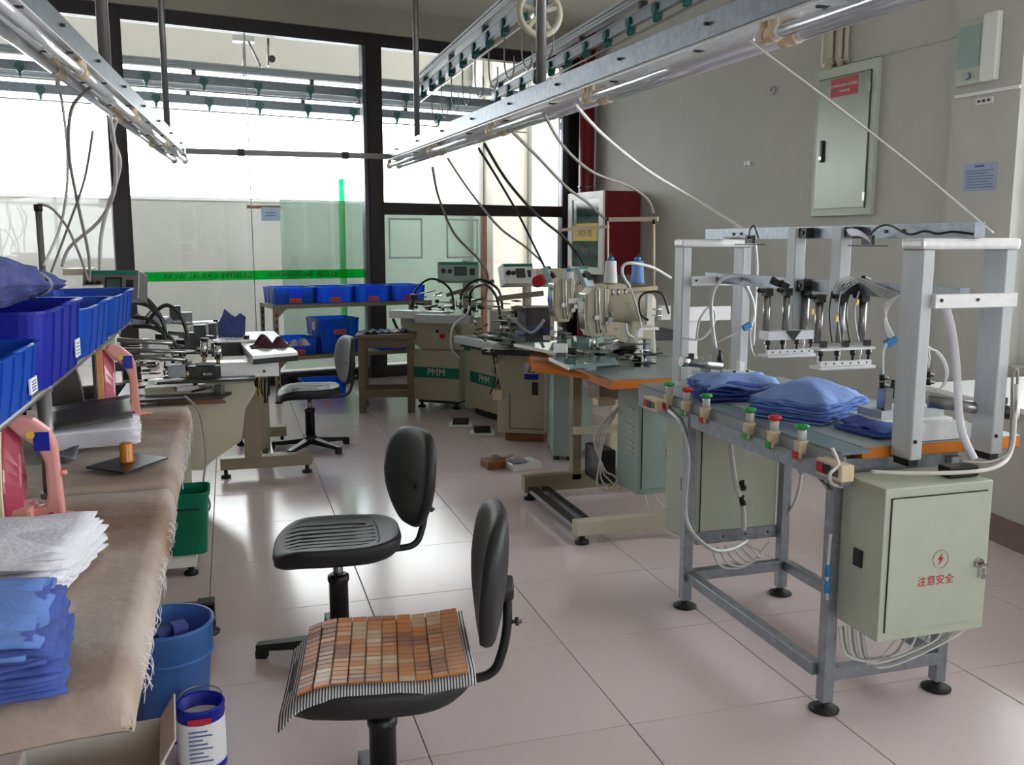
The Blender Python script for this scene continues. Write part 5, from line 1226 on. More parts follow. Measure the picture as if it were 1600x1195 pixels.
pedal('white foot pedal with black treadle in front of the PMM machines', atz(720, 666), -0.3)
pedal('second foot pedal nearer the warning sign cabinet', atz(730, 671)+Vector((0.06,-0.22,0)), -0.2)
bxw = thing('brown_box', 'brown box with tangled cables on the floor by the machine cabinet', 'box', atz(779, 733), 0.1)
bx(bxw, 'box', 'brown_wood', -0.07, 0.08, 0, 0.14, 0, 0.05, 0.003)
for k in range(3): MB().tube(smooth_path([(-0.05+0.03*k,0.05,0.052), (0,0.08,0.075), (0.06,0.05+0.02*k,0.056), (0.14,0.1,0.056)], 4), 0.004, 6).build('cable', 'cable_grey', bxw)
wb_ = thing('white_box', 'flat white box with a grey rag on the floor', 'box', atz(822, 735), 0.15)
bx(wb_, 'box', 'white_plastic', -0.09, 0.11, 0, 0.16, 0, 0.045, 0.003)
MB().grid(lambda u, v: (-0.085+u*0.11, 0.0+v*0.12, 0.047+0.012*abs(math.sin(u*5+v*4))), 8, 8, thick=0.003).build('rag', 'grey_cloth', wb_)
# ================================================================== CRATE RACK BY THE PARTITION
rack = thing('slotted_rack', 'two tier slotted angle rack with blue crates in front of the glass', 'rack', (0.36, 8.36, 0), GANG)
RL, RD = 1.5, 0.46
for x in (0.0, RL):
    for y in (0.0, RD):
        l = MB().box(x-0.004 if x == 0 else x-0.036, x+0.036 if x == 0 else x+0.004, y-0.004, y, 0.01, 0.86).box(x-0.004 if x == 0 else x, x if x == 0 else x+0.004, y-0.004 if y == 0 else y-0.036, y+0.036 if y == 0 else y, 0.01, 0.86).build('post', 'tan_metal', rack)
        for k in range(12): MB().box(x+0.010 if x == 0 else x-0.024, x+0.024 if x == 0 else x-0.010, y-0.0055, y-0.0042, 0.08+k*0.062, 0.11+k*0.062).build('slot', 'black_plastic', l)
        MB().cyl((x+(0.015 if x == 0 else -0.015), y, 0), (x+(0.015 if x == 0 else -0.015), y, 0.012), 0.035, n=12).build('foot', 'black_rubber', l)
for z in (0.375, 0.83):
    s = bx(rack, 'shelf', 'tan_metal', 0, RL, 0, RD, z+0.026, z+0.034)
    for y0 in (-0.006, RD): MB().box(-0.002, RL+0.002, y0, y0+0.005, z, z+0.036).build('edge_rail', 'tan_metal', rack)
    for x in (0.002, RL-0.006): MB().box(x, x+0.004, 0, RD, z, z+0.026).build('end_rail', 'tan_metal', rack)
    for x, sg in ((0.03, 1), (RL-0.03, -1)): MB().prism([(x, z), (x+0.08*sg, z), (x, z-0.08)], -0.006, -0.001, 'y').build('gusset', 'tan_metal', rack)
def crate(label, u, v, z, w=0.35, d=0.42, h=0.145, rz=0.0, group='blue crates by the glass partition', side_label=False, fill=None, tab='label_red'):
    M = parent_matrix(rack); p = M @ Vector((u, v, 0)); p.z = z
    r = thing('blue_crate', label, 'crate', p, GANG+rz, group)
    t = 0.004
    def ring(a, b_, zz): return [Vector((a*x, b_*y, zz)) for x, y in superell(1, 1, 28, 12)]
    a, b_ = w/2, d/2
    MB().loft([ring(a*0.94, b_*0.95, 0), ring(a*0.985, b_*0.985, h*0.93), ring(a, b_, h*0.93), ring(a, b_, h), ring(a-0.012, b_-0.012, h), ring(a*0.93-t, b_*0.94-t, t), ring(0.01, 0.01, t)], smooth=False).build('shell', 'blue_crate', r)
    for k, x in enumerate((-0.85, -0.45, 0.45, 0.85)):
        MB().box(x*a*0.95-0.004, x*a*0.95+0.004, -b_*0.99, -b_*0.94, h*0.03, h*0.93).build('rib', 'blue_crate', r)
    for y in (-0.6, 0.0, 0.6): MB().box(-a*0.99, -a*0.94, y*b_-0.004, y*b_+0.004, h*0.03, h*0.93).build('rib', 'blue_crate', r)
    MB().prism([(-a*0.36, h*0.9), (-a*0.30, h*0.25), (a*0.30, h*0.25), (a*0.36, h*0.9)], -b_*0.995, -b_*0.97, 'y').build('grip_panel', 'blue_crate', r)
    tb = MB().box(-a*0.28, a*0.28, -b_*1.01, -b_*0.985, h*0.06, h*0.36).build('label_tab', tab, r)
    m = MB()
    for k in range(3): m.box(-a*0.2+k*a*0.15, -a*0.1+k*a*0.15, -b_*1.013, -b_*1.01, h*0.14, h*0.26)
    m.build('label_print', 'sign_red', tb)
    if side_label: MB().box(-a*0.985, -a*0.965, -0.09, -0.02, h*0.3, h*0.8).build('side_sticker', 'white_paper', r)
    if fill: MB().grid(lambda q, s: ((q-0.5)*w*0.8, (s-0.5)*d*0.8, h*0.62+0.03*math.sin(q*9)*math.cos(s*8)), 12, 12, thick=0.02).build('contents', fill, r)
    return r
crate('leftmost blue crate on the upper rack shelf, holding dark parts', 0.20, 0.235, 0.866, fill='navy_cloth', w=0.37)
crate('second blue crate from the left on the upper rack shelf', 0.57, 0.235, 0.866)
crate('third blue crate from the left on the upper rack shelf', 0.93, 0.235, 0.866)
crate('rightmost blue crate on the upper rack shelf', 1.29, 0.235, 0.866)
crate('left blue crate on the lower rack shelf with scraps inside', 0.22, 0.235, 0.411, w=0.36, fill='maroon_cloth')
crate('bottom blue crate of the stacked pair on the lower rack shelf', 0.61, 0.235, 0.411, w=0.38, h=0.16)
crate('upper crate of the stacked pair with white side sticker', 0.60, 0.235, 0.5715, w=0.40, h=0.15, side_label=True)
crate('blue crate on the lower shelf behind the side table', 1.15, 0.235, 0.411)
crate('lone blue crate standing on the floor beneath the rack', 0.48, 0.22, 0.0, w=0.38, h=0.15, rz=-0.1)

# ================================================================== LEFT SEWING AUTOMATS
L1 = thing('left_automat', 'cream slant bodied sewing automat on a tan T shaped stand', 'machine', (0.0, 5.3, 0), 0, 'cream sewing automats')
poly = [(225,606), (395,598), (400,612), (383,640), (378,688), (330,722), (316,735), (250,735)]
pp = [(aty(x, y, 5.25).x, aty(x, y, 5.25).z) for x, y in poly]
MB().prism(pp, 5.25, 5.55, 'y').build('body', 'cream_metal', L1, bevel=0.006, world=True)
q0, q1 = aty(378, 612, 5.72), aty(405, 612, 5.72)
MB().prism([(q0.x, 0.12), (q1.x, 0.12), (q1.x, q0.z), (q1.x-0.03, q0.z+0.03), (q0.x, q0.z-0.12)], 5.68, 5.76, 'y').build('stand_column', 'tan_metal', L1, bevel=0.004, world=True)
MB().box(-0.10, 0.44, 5.70, 5.78, 0.055, 0.125).build('foot_beam', 'tan_metal', L1, bevel=0.004, world=True)
MB().box(0.0, 0.34, 6.62, 6.70, 0.055, 0.125).build('foot_beam', 'tan_metal', L1, bevel=0.004, world=True)
MB().box(0.12, 0.155, 5.78, 6.62, 0.06, 0.085).box(0.185, 0.22, 5.78, 6.62, 0.06, 0.085).build('slotted_rail', 'steel', L1, world=True)
for x, y in ((-0.07, 5.74), (0.41, 5.74), (0.03, 6.66), (0.31, 6.66)): MB().lathe([(0.03, 0), (0.03, 0.015), (0.012, 0.02), (0.012, 0.056)], (x, y, 0), 14).build('foot', 'black_rubber', L1, world=True)
# lower base reaching towards the ironing table
MB().box(-0.62, -0.185, 4.02, 5.2, 0.045, 0.085).build('base_plate', 'white_plastic', L1, world=True)
MB().box(-0.66, -0.24, 4.42, 5.2, 0.086, 0.56).build('base_cabinet', 'cream_metal', L1, bevel=0.005, world=True)
MB().box(-0.66, -0.255, 4.416, 4.4195, 0.345, 0.45).build('stripe', 'pmm_green', L1, world=True)
for x, y in ((-0.21, 4.06), (-0.58, 4.06), (-0.21, 5.1)): MB().lathe([(0.03, 0), (0.03, 0.012), (0.012, 0.02), (0.012, 0.046)], (x, y, 0), 14).build('foot', 'black_rubber', L1, world=True)
# machine bed and arms
MB().prism([(aty(x, 600, 5.2).x, Y) for x, Y in ((180, 5.1), (345, 5.1), (372, 5.35), (352, 5.75), (180, 5.75))], 0.585, 0.60, 'z').build('bed_plate', 'dark_steel', L1, world=True)
MB().prism([(aty(245, 600, 5.2).x, 0.545), (aty(352, 600, 5.2).x, 0.545), (aty(340, 600, 5.2).x, 0.58), (aty(245, 600, 5.2).x, 0.58)], 5.2, 5.6, 'y').build('bed_frame', 'brown_wood', L1, world=True)
sb(L1, 'name_plate', 'white_paper', 276, 603, 310, 611, 5.18, 0.004)
sb(L1, 'sole_plate', 'dark_steel', 245, 594, 400, 598, 5.12, 0.12)
a1 = sb(L1, 'work_arm', 'bright_aluminium', 318, 566, 436, 590, 5.35, 0.14, 0.004)
MB().cyl(aty(411,566,5.4), aty(411,558,5.4), 0.020, n=14).build('clamp_knob', 'black_plastic', a1, world=True)
MB().cyl(aty(413,580,5.35), aty(413,580,5.34), 0.008, n=10).build('screw', 'dark_steel', a1, world=True)
a2 = sb(L1, 'work_arm', 'dark_steel', 330, 535, 408, 556, 5.9, 0.16, 0.003)
sb(a2, 'top_plate', 'bright_aluminium', 333, 531, 402, 535, 5.9, 0.15)
MB().cyl(aty(385,531,5.95), aty(385,524,5.95), 0.018, n=14).build('clamp_knob', 'black_plastic', a2, world=True)
a3 = sb(L1, 'work_arm', 'aluminium', 296, 508, 364, 524, 6.3, 0.14, 0.006)
sb(a3, 'top_plate', 'bright_aluminium', 300, 503, 345, 508, 6.3, 0.12)
for x in (337, 349): MB().cyl(aty(x,506,6.33), aty(x,499,6.33), 0.016, n=12).build('clamp_knob', 'black_plastic', a3, world=True)
for x, y0, y1, Y in ((319,532,557,5.3), (341,538,561,5.28)):
    c = MB().cyl(aty(x,y1,Y), aty(x,y0,Y), 0.020, n=14).build('air_cylinder', 'chrome', L1, world=True)
    MB().cyl(aty(x,y1,Y), aty(x,y1+8,Y), 0.011, n=10).build('piston_end', 'brass', c, world=True)
    MB().cyl(aty(x,y0,Y), aty(x,y0-4,Y), 0.022, n=14).build('cylinder_cap', 'dark_steel', c, world=True)
for x0, y0, x1, y1, Y in ((183,531,270,536,5.0), (183,546,290,550,5.05), (200,556,290,562,5.0), (262,520,335,525,5.6), (230,500,300,505,6.0), (272,541,330,546,5.5)):
    rod(L1, 'guide_rail', 'steel', aty(x0,y0,Y), aty(x1,y1,Y), 0.012)
for x0, y0, x1, y1, Y, m in ((288,520,308,545,5.45,'dark_steel'), (303,508,322,540,5.5,'dark_steel'), (326,505,338,530,5.6,'dark_steel'), (222,530,232,550,5.1,'steel'), (232,538,262,548,5.2,'bright_aluminium'), (262,570,290,590,5.15,'galvanised'), (292,572,345,592,5.3,'dark_steel'), (258,552,266,572,5.1,'bright_aluminium'), (265,478,282,505,6.2,'dark_steel'), (283,488,300,508,6.2,'steel'), (245,495,262,505,6.1,'bright_aluminium'), (180,565,205,580,5.0,'dark_steel'), (182,552,196,562,5.0,'bright_aluminium')):
    sb(L1, 'mechanism_block', m, x0, y0, x1, y1, Y, 0.06)
qa, qb = aty(190,560,5.3), aty(345,560,5.6)
clutter(L1, qa.x, qb.x, 5.15, 6.2, 0.62, 0.84, 70, 31)
for pts in ([(228,505), (245,485), (262,477), (280,490), (290,512), (293,530)], [(212,461), (230,468), (245,485), (255,505), (258,520)], [(210,472), (232,478), (250,495)], [(206,495), (235,500), (255,520), (260,545), (259,575)], [(208,510), (240,512), (268,530), (286,560), (292,582)]):
    MB().tube(smooth_path([aty(x,y,5.25) for x,y in pts], 6), 0.011, 8).build('black_hose', 'cable_black', L1, world=True)
MB().cyl(aty(292,580,5.25), aty(292,590,5.25), 0.013, n=10).build('hose_fitting', 'brass', L1, world=True)
for k in range(9): MB().tube(smooth_path([aty(403+k*2.5,590,5.45), aty(402+k*2.5+random.uniform(-2,2),605,5.47), aty(405+k*2,622+random.uniform(-8,8),5.5)], 4), 0.004, 6).build('wire', 'yellow' if k == 1 else 'cable_black', L1, world=True)
MB().tube(smooth_path([(-0.21,4.3,0.735), (-0.16,4.5,0.62), (-0.14,4.5,0.42), (-0.155,4.45,0.30), (-0.13,4.4,0.2), (-0.17,4.38,0.17), (-0.2,4.42,0.22)], 7), 0.005, 8).build('power_cord', 'cable_grey', L1, world=True)
dp = panel_box(L1, aty(173, 444, 4.75), 0.26, 0.135, 0.12, math.radians(-14), math.radians(-14), 'pipe_grey')
sb(L1, 'tray_lid', 'cream_metal', 98, 420, 138, 430, 4.9, 0.25)
sb(L1, 'tray_lid', 'white_plastic', 128, 447, 155, 458, 4.6, 0.2)
MB().bar(aty(170,462,4.8), aty(170,600,4.8), 0.05, 0.05).build('panel_post', 'cream_metal', L1, world=True)
# extension table beside it with cloth pieces
wt = thing('extension_table', 'white topped extension table beside the left automat', 'table', (0.2, 6.1, 0))
tq = [atz(x, y, 0.80) for x, y in ((360,519), (428,517), (465,550), (395,556))]
MB().prism([(v.x, v.y) for v in tq], 0.782, 0.80, 'z').build('tabletop', 'white_laminate', wt, world=True)
MB().prism([(v.x, v.y) for v in tq], 0.752, 0.7815, 'z').build('core', 'black_plastic', wt, world=True)
cxm = sum((v for v in tq), Vector())/4
MB().box(cxm.x-0.03, cxm.x+0.03, cxm.y+0.2, cxm.y+0.26, 0.02, 0.752).build('leg', 'tan_metal', wt, world=True)
MB().box(cxm.x-0.15, cxm.x+0.15, cxm.y+0.1, cxm.y+0.36, 0.0, 0.02).build('foot_plate', 'tan_metal', wt, world=True)
def rag(name, label, c, w, d, h, m, seed):
    r = thing(name, label, 'cloth', c)
    rnd = random.Random(seed); a, b_ = rnd.uniform(0, 6), rnd.uniform(0, 6)
    MB().grid(lambda u, v: ((u-0.5)*w+0.01*math.sin(v*9+a), (v-0.5)*d+0.012*math.sin(u*8+b_), 0.004+h*abs(math.sin(u*6+a)*math.cos(v*5+b_))*(1-(2*u-1)**4)*(1-(2*v-1)**4)), 16, 14, thick=0.004).build('cloth', m, r)
rag('cloth_piece', 'maroon cloth heap at the corner of the white extension table', atz(420, 541, 0.8012), 0.20, 0.2, 0.07, 'maroon_cloth', 2)
rag('cloth_piece', 'grey cloth laid beside the maroon heap', atz(435, 541, 0.8012)+Vector((0.12,0.03,0)), 0.12, 0.12, 0.04, 'grey_cloth', 5)
st_ = thing('cloth_piece', 'jagged navy cloth piece standing upright behind the work arms', 'cloth', atz(364, 527, 0.8012))
MB().prism([(-0.09, 0.0), (0.075, 0.0), (0.085, 0.13), (0.05, 0.155), (0.02, 0.13), (-0.01, 0.15), (-0.045, 0.185), (-0.06, 0.14), (-0.085, 0.1)], 0, 0.03, 'y').build('cloth', 'navy_cloth', st_, bevel=0.004)
rag('cloth_piece', 'lilac grey cloth lying on the left automat by the black hoses', aty(235, 505, 5.6), 0.22, 0.2, 0.09, 'grey_cloth', 8)

# ================================================================== OVERHEAD LAMP STRIPS, POLES, CONVEYOR RAILS
def strip(label, p0, p1, seed):
    """twin-tube fluorescent trunking from far end p0 to near end p1, underside height z"""
    p0 = Vector(p0); p1 = Vector(p1); d = (p1-p0); L = d.length; ang = math.atan2(d.y, d.x)
    r = thing('lamp_strip', label, 'light', p0, ang, 'overhead lamp strips')
    MB().box(0, L, -0.035, 0.035, 0.055, 0.14).build('trunking', 'galvanised', r, bevel=0.003, seg=1)
    MB().prism([(-0.055, 0.040), (-0.035, 0.054), (0.035, 0.054), (0.055, 0.040), (0.055, 0.036), (0.030, 0.044), (-0.030, 0.044), (-0.055, 0.036)], 0.02, L-0.02, 'x').build('reflector', 'bright_aluminium', r)
    x = 0.05; k = 0
    while x + 1.2 < L:
        for s in (-0.038, 0.038):
            t = MB().cyl((x+0.03, s, -0.002), (x+1.19, s, -0.002), 0.019, n=16).build('fluorescent_tube', 'tube_white', r)
            for e in (x+0.03, x+1.17): MB().cyl((e, s, -0.002), (e+0.02, s, -0.002), 0.0195, n=16).build('tube_end', 'bright_aluminium', t)
            for e in (x+0.005, x+1.20): MB().cyl((e-0.016, s, -0.002), (e+0.016, s, -0.002), 0.024, n=16).cyl((e, s, -0.002), (e, s, 0.044), 0.016, n=14).build('lamp_holder', 'cream_plastic', r, bevel=0.003)
        x += 1.235; k += 1
    n = int(L/0.62)
    for i in range(n):
        MB().cyl((0.3+i*0.62, -0.036, 0.10), (0.3+i*0.62, -0.05, 0.10), 0.006, n=8).build('bolt', 'dark_steel', r)
        MB().cyl((0.3+i*0.62, 0.036, 0.10), (0.3+i*0.62, 0.05, 0.10), 0.006, n=8).build('bolt', 'dark_steel', r)
        MB().box(0.25+i*0.62, 0.262+i*0.62, -0.06, 0.06, 0.020, 0.026).build('spring_clip', 'dark_steel', r)
    return r
ZS = 2.0
strip('long lamp strip over the right hand machines with two tubes', (1.27, 7.45, ZS), (1.64, 1.2, ZS), 1)
strip('shorter lamp strip over the left hand tables', (-0.31, 7.45, ZS), (-0.63, 1.4, ZS), 2)
xb = thing('cross_bar', 'dark horizontal bar joining the far ends of the lamp strips', 'bar', (-0.27, 7.48, ZS+0.055))
MB().box(-0.27, 1.24, 7.47, 7.51, ZS+0.055, ZS+0.095).build('bar', 'pipe_grey', xb, world=True)
for x in (0.1, 0.88): MB().box(x, x+0.05, 7.465, 7.515, ZS+0.05, ZS+0.1).build('sleeve', 'dark_frame', xb, world=True)
for lab, x, y, r_ in (('slim grey ceiling pole holding the left lamp strip', -0.349, 6.72, 0.021), ('slim grey ceiling pole holding the right lamp strip near its far end', 1.316, 6.68, 0.021), ('thick grey ceiling pole at the left beside the dark window post', -0.468, 4.46, 0.025), ('thick grey ceiling pole through the conveyor rails on the right', 1.454, 4.34, 0.025)):
    o = thing('ceiling_pole', lab, 'pole', (x, y, ZS+0.14), 0, 'ceiling poles')
    MB().cyl((x, y, ZS+0.1405), (x, y, CEIL-0.001), r_, n=14).build('tube', 'pipe_grey', o, world=True)
    MB().cyl((x, y, CEIL-0.012), (x, y, CEIL-0.001), 0.05, n=16).build('flange', 'pipe_grey', o, world=True)

def rail(label, p0, p1, z, hooks, step, group, teal_from=0.0, thin=True):
    p0 = Vector(p0); p1 = Vector(p1); d = p1-p0; L = d.length
    r = thing('conveyor_rail', label, 'rail', (p0.x, p0.y, z), math.atan2(d.y, d.x), group)
    MB().box(0, L, -0.03, 0.03, -0.02, 0.0).box(0, L, -0.036, 0.036, 0.008, 0.026).box(0, L, -0.02, 0.02, -0.0005, 0.0085).box(0, L, -0.036, 0.036, -0.046, -0.028).box(0, L, -0.02, 0.02, -0.03, -0.018).build('top_profile', 'aluminium', r)
    MB().box(0, L, -0.012, 0.012, -0.175, -0.095).box(0, L, -0.020, 0.020, -0.105, -0.093).box(0, L, -0.020, 0.020, -0.178, -0.166).build('carrier_track', 'galvanised', r)
    MB().box(0, L, -0.006, 0.006, -0.245, -0.232).build('lower_bar', 'steel', r)
    x = 0.3
    while x < L:
        MB().box(x-0.02, x+0.02, -0.025, 0.025, -0.095, -0.046).build('hanger_bracket', 'dark_steel', r); x += 1.15
    x = 0.2+teal_from; tm = None; k = 0
    while x < L:
        if tm is None:
            tm = MB().prism([(-0.03, -0.11), (0.03, -0.11), (0.045, -0.15), (0.012, -0.20), (0.012, -0.232), (-0.012, -0.232), (-0.012, -0.20), (-0.045, -0.15)], -0.032, 0.032, 'y').mesh('trolley', 'teal', bevel=0.008, seg=1)
        o = bpy.data.objects.new('trolley', tm); COL.objects.link(o); o.parent = r; o.location = (x, 0, 0)
        x += step; k += 1
    for i in range(hooks):
        x = 0.6+i*0.42
        MB().tube(smooth_path([(x,0,-0.24), (x,0,-0.40), (x+0.02,0.01,-0.49), (x+0.075,0.02,-0.53), (x+0.13,0.03,-0.48), (x+0.135,0.03,-0.38)], 6), 0.006, 6).build('hook', 'steel', r)
    return r
ZR = 3.07
rail('near left overhead conveyor rail with green trolleys and wire hooks', (1.95, 9.72, 0), (1.92, 3.0, 0), ZR, 9, 0.42, 'overhead conveyor rails')
rail('right overhead conveyor rail with green trolleys close to the wall', (2.76, 9.85, 0), (2.78, 3.4, 0), ZR, 7, 0.42, 'overhead conveyor rails')
q0, q1 = GP(-4.4, 0.3, 0), GP(3.2, 0.3, 0)
rail('long conveyor rail outside the glass parallel to the partition', q0, q1, ZR, 0, 0.52, 'overhead conveyor rails')
q0, q1 = GP(-4.4, 0.62, 0), GP(3.2, 0.62, 0)
rail('second rail line behind it, lower and fainter', q0, q1, ZR-0.14, 0, 0.5, 'overhead conveyor rails', 0.25)
wheel = thing('drive_wheel', 'cream spoked conveyor drive wheel beside the thick pole', 'wheel', aty(845, 20, 4.6))
q = aty(843, 20, 4.6)
MB().tube([q+Vector((0.105*math.cos(2*math.pi*k/28), 0, 0.105*math.sin(2*math.pi*k/28))) for k in range(28)], 0.018, 8, closed=True).build('rim', 'cream_metal', wheel, world=True)
for k in range(5):
    a = 2*math.pi*k/5+0.3; MB().bar(q, q+Vector((0.1*math.cos(a), 0, 0.1*math.sin(a))), 0.02, 0.02, (0,1,0)).build('spoke', 'cream_metal', wheel, world=True)
MB().cyl(q+Vector((0,-0.03,0)), q+Vector((0,0.06,0)), 0.03, n=14).build('hub', 'steel', wheel, world=True)
MB().bar(q+Vector((0,0.05,0.0)), q+Vector((0,0.05,CEIL-q.z)), 0.03, 0.03).build('hanger', 'steel', wheel, world=True)
hb = thing('ceiling_bracket', 'white box with struts above the far conveyor rail', 'bracket', GP(-0.1, 0.5, 3.3))
MB().box(*span(363, 53, 397, 64, 9.95, 0.12)).build('box', 'white_plastic', hb, world=True)
for a, b_ in (((381,60), (381,120)), ((386,60), (408,105)), ((419,60), (419,103))): rod(hb, 'strut', 'steel', aty(a[0],a[1],9.98), aty(b_[0],b_[1],9.98), 0.012)
MB().cyl(aty(425,92,9.95), aty(425,92,10.0), 0.035, n=12).build('pulley', 'dark_steel', hb, world=True)

# ================================================================== RIGHT WALL FITTINGS
def wthing(name, label, cat, s, d, z, group=None): return thing(name, label, cat, WP(s, d, z), W_RZ, group)
eb_ = wthing('electrical_panel', 'grey steel electrical panel with red label and black handle on the wall', 'panel box', -4.30, 0.001, 1.6)
MB().box(-0.31, 0.31, 0, 0.035, 0, 1.08).build('frame', 'cabinet_green', eb_, bevel=0.004, seg=1)
mat('panel_steel', (132,136,124), 0.34, metal=0.4, var=0.06, scale=3)
dr = MB().box(-0.25, 0.27, 0.036, 0.044, 0.055, 1.0).build('door', 'panel_steel', eb_, bevel=0.002, seg=1)
MB().box(-0.256, -0.252, 0.035, 0.042, 0.05, 1.005).box(-0.256, 0.276, 0.035, 0.042, 1.003, 1.007).build('door_gap', 'dark_steel', eb_)
h_ = MB().box(0.185, 0.215, 0.045, 0.062, 0.40, 0.56).build('handle', 'black_plastic', dr, bevel=0.006)
MB().cyl((0.2, 0.062, 0.43), (0.2, 0.068, 0.43), 0.012, n=12).build('lock', 'chrome', h_)
for z in (0.10, 0.86): MB().box(-0.262, -0.24, 0.044, 0.054, z, z+0.06).build('hinge', 'steel', dr)
rl = MB().box(-0.13, 0.14, 0.0445, 0.046, 0.86, 0.99).build('red_label', 'sign_red', dr)
text('label_lettering', '配电箱有电危险请勿触摸', 0.024, 'white_paper', rl, WP(-4.295, 0.0478, 1.6+0.935), -WD, (0,0,1), 0.0005)
text('label_lettering', '严禁堆放杂物', 0.019, 'white_paper', rl, WP(-4.295, 0.0478, 1.6+0.895), -WD, (0,0,1), 0.0005)
el = wthing('wall_speaker', 'white box speaker with round knob high on the pilaster', 'speaker', -5.47, 0.051, 2.37)
MB().box(-0.03, 0.16, 0, 0.035, 0, 0.38).build('grille_box', 'cabinet_green', el, bevel=0.004, seg=1)
MB().box(-0.14, -0.032, 0, 0.05, 0.0, 0.40).build('light_housing', 'white_plastic', el, bevel=0.015)
MB().box(-0.015, 0.145, 0.0355, 0.039, 0.10, 0.35).build('grille', 'cabinet_blue', el)
MB().cyl((0.06, 0.035, 0.05), (0.06, 0.057, 0.05), 0.022, n=16).build('knob', 'steel', el)
np_ = wthing('paper_notice', 'pale blue printed paper notice pasted on the pilaster', 'notice', -5.53, 0.0515, 1.72)
MB().box(-0.11, 0.13, 0, 0.002, 0, 0.17).build('sheet', 'paper_blue', np_)
m = MB()
for k in range(7): m.box(-0.09+0.03*(k % 3 == 2), 0.11, 0.002, 0.0028, 0.02+k*0.017, 0.024+k*0.017)
m.box(-0.02, 0.05, 0.002, 0.0028, 0.145, 0.157)
m.build('printed_lines', 'ink_blue', np_)
sw = wthing('switch_strip', 'small row of three switches under the wall conduit', 'switch', -5.52, 0.051, 2.24)
MB().box(-0.06, 0.06, 0, 0.012, 0, 0.04).build('plate', 'white_plastic', sw)
for k in range(3): MB().cyl((-0.035+k*0.035, 0.012, 0.02), (-0.035+k*0.035, 0.018, 0.02), 0.009, n=10).build('switch_knob', 'black_plastic', sw)
cd = wthing('wall_conduit', 'thin cable conduit running along the wall to the pilaster', 'conduit', -4.6, 0.001, 2.66)
MB().box(-0.68, 0.28, 0, 0.014, 0.03, 0.048).build('duct', 'wall_paint', cd)
MB().box(-0.9, -0.67, 0.051, 0.064, 0.03, 0.048).build('duct', 'wall_paint', cd)
for x in (-0.1, -0.4): MB().box(x, x+0.02, 0.0, 0.018, 0.026, 0.052).build('clip', 'cream_metal', cd)
cd2 = wthing('wall_conduit', 'short white conduit below the speaker on the pilaster', 'conduit', -5.5, 0.051, 2.3)
MB().box(-0.26, 0.2, 0, 0.014, 0, 0.02).build('duct', 'white_plastic', cd2)
pw = wthing('pipe_bundle', 'beige round conduits dropping from the ceiling into the electrical panel', 'pipes', -4.15, 0.001, 2.7)
for k, (x, r_) in enumerate(((0.10, 0.025), (0.03, 0.05), (-0.06, 0.03), (-0.12, 0.018))):
    MB().tube(smooth_path([(x, r_+0.002, CEIL-2.705), (x, r_+0.002, 0.10), (x-0.005, r_+0.0, 0.03), (x-0.03, r_+0.001, 0.0)], 6), r_, 12).build('conduit', 'cream_metal', pw)
sk = wthing('wall_socket', 'tiny white socket on the bare wall', 'socket', -3.15, 0.001, 2.05)
MB().box(-0.035, 0.035, 0, 0.02, 0, 0.03).build('plate', 'white_plastic', sk)
MB().cyl((0,0.02,0.015), (0,0.022,0.015), 0.008, n=8).build('hole', 'dark_steel', sk)
hk = wthing('wall_hook', 'small metal ring hook on the wall', 'hook', -3.45, 0.001, 2.62)
MB().tube([Vector((0.03*math.cos(2*math.pi*k/16), 0.012, 0.03*math.sin(2*math.pi*k/16))) for k in range(14)], 0.006, 6).build('ring', 'steel', hk)
rp_ = wthing('fire_pipe', 'dark red vertical fire pipe near the corner', 'pipe', -0.42, 0.115, 0)
MB().cyl((0,0,0), (0,0,CEIL-0.002), 0.085, n=20).build('pipe', 'red_paint', rp_)
MB().cyl((0,0,2.0), (0,0,2.02), 0.092, n=20).build('clamp', 'steel', rp_)
MB().cyl((0,0,3.0), (0,0,3.15), 0.10, n=20).build('coupling', 'red_paint', rp_)
fc = wthing('fire_cabinet', 'dark red fire hydrant cabinet with white framed glass door', 'cabinet', -1.42, 0.20, 1.08)
MB().box(0, 0.78, -0.19, 0.22, 0, 0.84).build('case', 'red_paint', fc, bevel=0.004, seg=1)
fd = MB().box(0, 0.78, 0.221, 0.245, 0, 0.07).box(0, 0.78, 0.221, 0.245, 0.77, 0.84).box(0, 0.09, 0.221, 0.245, 0.07, 0.77).box(0.69, 0.78, 0.221, 0.245, 0.07, 0.77).build('door_frame', 'white_plastic', fc)
mat('dark_glass', (44,62,58), 0.12, var=0.1)
dg = MB().box(0.09, 0.69, 0.224, 0.234, 0.07, 0.77).build('glass', 'dark_glass', fc)
MB().box(0.12, 0.68, 0.2345, 0.237, 0.34, 0.52).build('yellow_notice', 'yellow', dg)
text('notice_lettering', '消火栓', 0.11, 'black_plastic', dg, fc.matrix_world.translation if False else WP(-1.42+0.40, 0.20+0.2375, 1.08+0.43), -WD, (0,0,1), 0.0005)
text('notice_lettering', '119', 0.07, 'sign_red', dg, WP(-1.42+0.40, 0.20+0.2355, 1.08+0.24), -WD, (0,0,1), 0.0005)
MB().box(0.6, 0.66, 0.2345, 0.237, 0.5, 0.72).build('tag', 'frosted', dg)

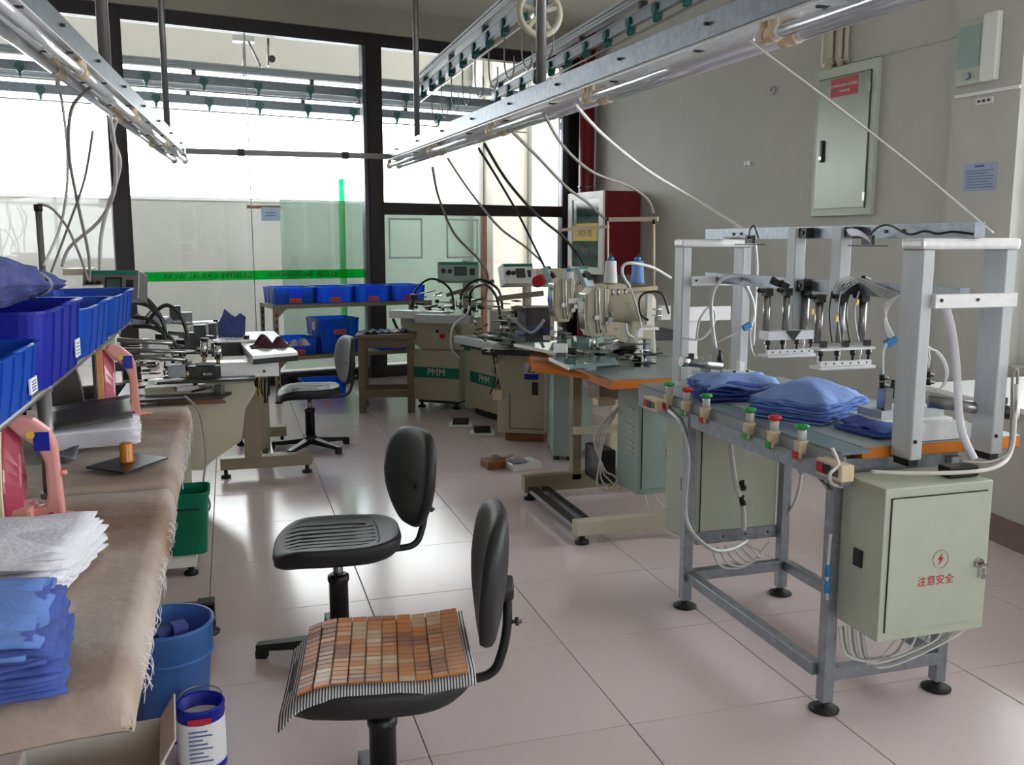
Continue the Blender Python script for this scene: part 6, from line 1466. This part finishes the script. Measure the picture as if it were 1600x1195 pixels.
# ================================================================== HANGING CABLES
def hang(label, m, r_, pts, cat='cable'):
    P = [aty(*p) for p in pts]
    o = MB().tube(smooth_path(P, 8), r_, 8)
    root = MB(); root.v = [v-P[0] for v in o.v]; root.f = o.f; root.smooth = o.smooth
    ob = root.build('hanging_cable', m); ob.location = P[0]
    tag(ob, label, cat, 'hanging cables')
hang('thin white cord running straight from the right lamp strip to the press frame', 'cable_white', 0.0035, [(1168,62,2.5), (1300,160,2.45), (1430,262,2.38), (1552,364,2.3)])
hang('white cable sagging from the right lamp strip towards the wall behind the press', 'cable_white', 0.007, [(898,163,3.4), (945,213,3.7), (1010,265,4.0), (1075,305,4.1), (1140,345,3.85), (1172,366,3.72)])
hang('grey cable looping past the red pipe to the thread stand', 'cable_grey', 0.007, [(850,178,3.9), (880,228,4.2), (925,268,4.5), (985,292,4.7), (1012,312,4.75), (1021,333,4.75)])
hang('grey cable ending at the thread stand pole in front of the fire cabinet', 'cable_grey', 0.008, [(800,205,4.2), (840,245,4.5), (885,292,4.8), (920,318,4.95), (945,342,4.95)])
hang('black cable dropping from the strip to the display panels', 'cable_black', 0.008, [(757,225,4.6), (792,282,4.8), (838,335,5.0), (880,370,5.1), (900,395,5.1), (913,418,5.0)])
hang('dark cable running down to the rear display panel', 'cable_black', 0.007, [(748,232,4.8), (775,275,5.1), (810,335,5.5), (835,385,5.7), (856,428,5.7)])
hang('light cable sagging to the metal faced control panel', 'cable_grey', 0.008, [(700,248,5.2), (735,300,5.8), (780,355,6.3), (820,385,6.8), (848,410,7.1)])
hang('light cable drooping to the farthest control panel', 'cable_grey', 0.010, [(676,262,6.0), (686,310,6.6), (710,365,7.2), (745,402,7.6), (762,430,7.7), (758,470,7.7)])
hang('pale cable hanging straight down in front of the left glass', 'cable_white', 0.006, [(100,118,4.3), (90,128,4.3), (97,160,4.4), (105,230,4.5), (104,300,4.6), (92,360,4.7), (68,415,4.6)])
hang('grey cable swinging from the left strip down to the bins', 'cable_grey', 0.007, [(143,135,4.0), (112,170,4.1), (108,240,4.3), (120,310,4.5), (138,395,4.7), (140,440,4.75)])
hang('white cable crossing the dark post to the tray lids', 'cable_white', 0.008, [(172,183,4.0), (180,240,4.2), (178,300,4.4), (155,345,4.6), (110,385,4.8), (97,415,4.9)])
hang('thick white cable along the dark post to the left control panel', 'cable_white', 0.009, [(182,185,4.2), (176,215,4.3), (187,260,4.5), (165,335,4.7), (157,380,4.8), (157,425,4.85)])
hang('thin grey cable slanting from the left strip to the cable pipe', 'cable_grey', 0.005, [(145,205,3.9), (132,280,4.1), (108,350,4.3), (80,425,4.4)])
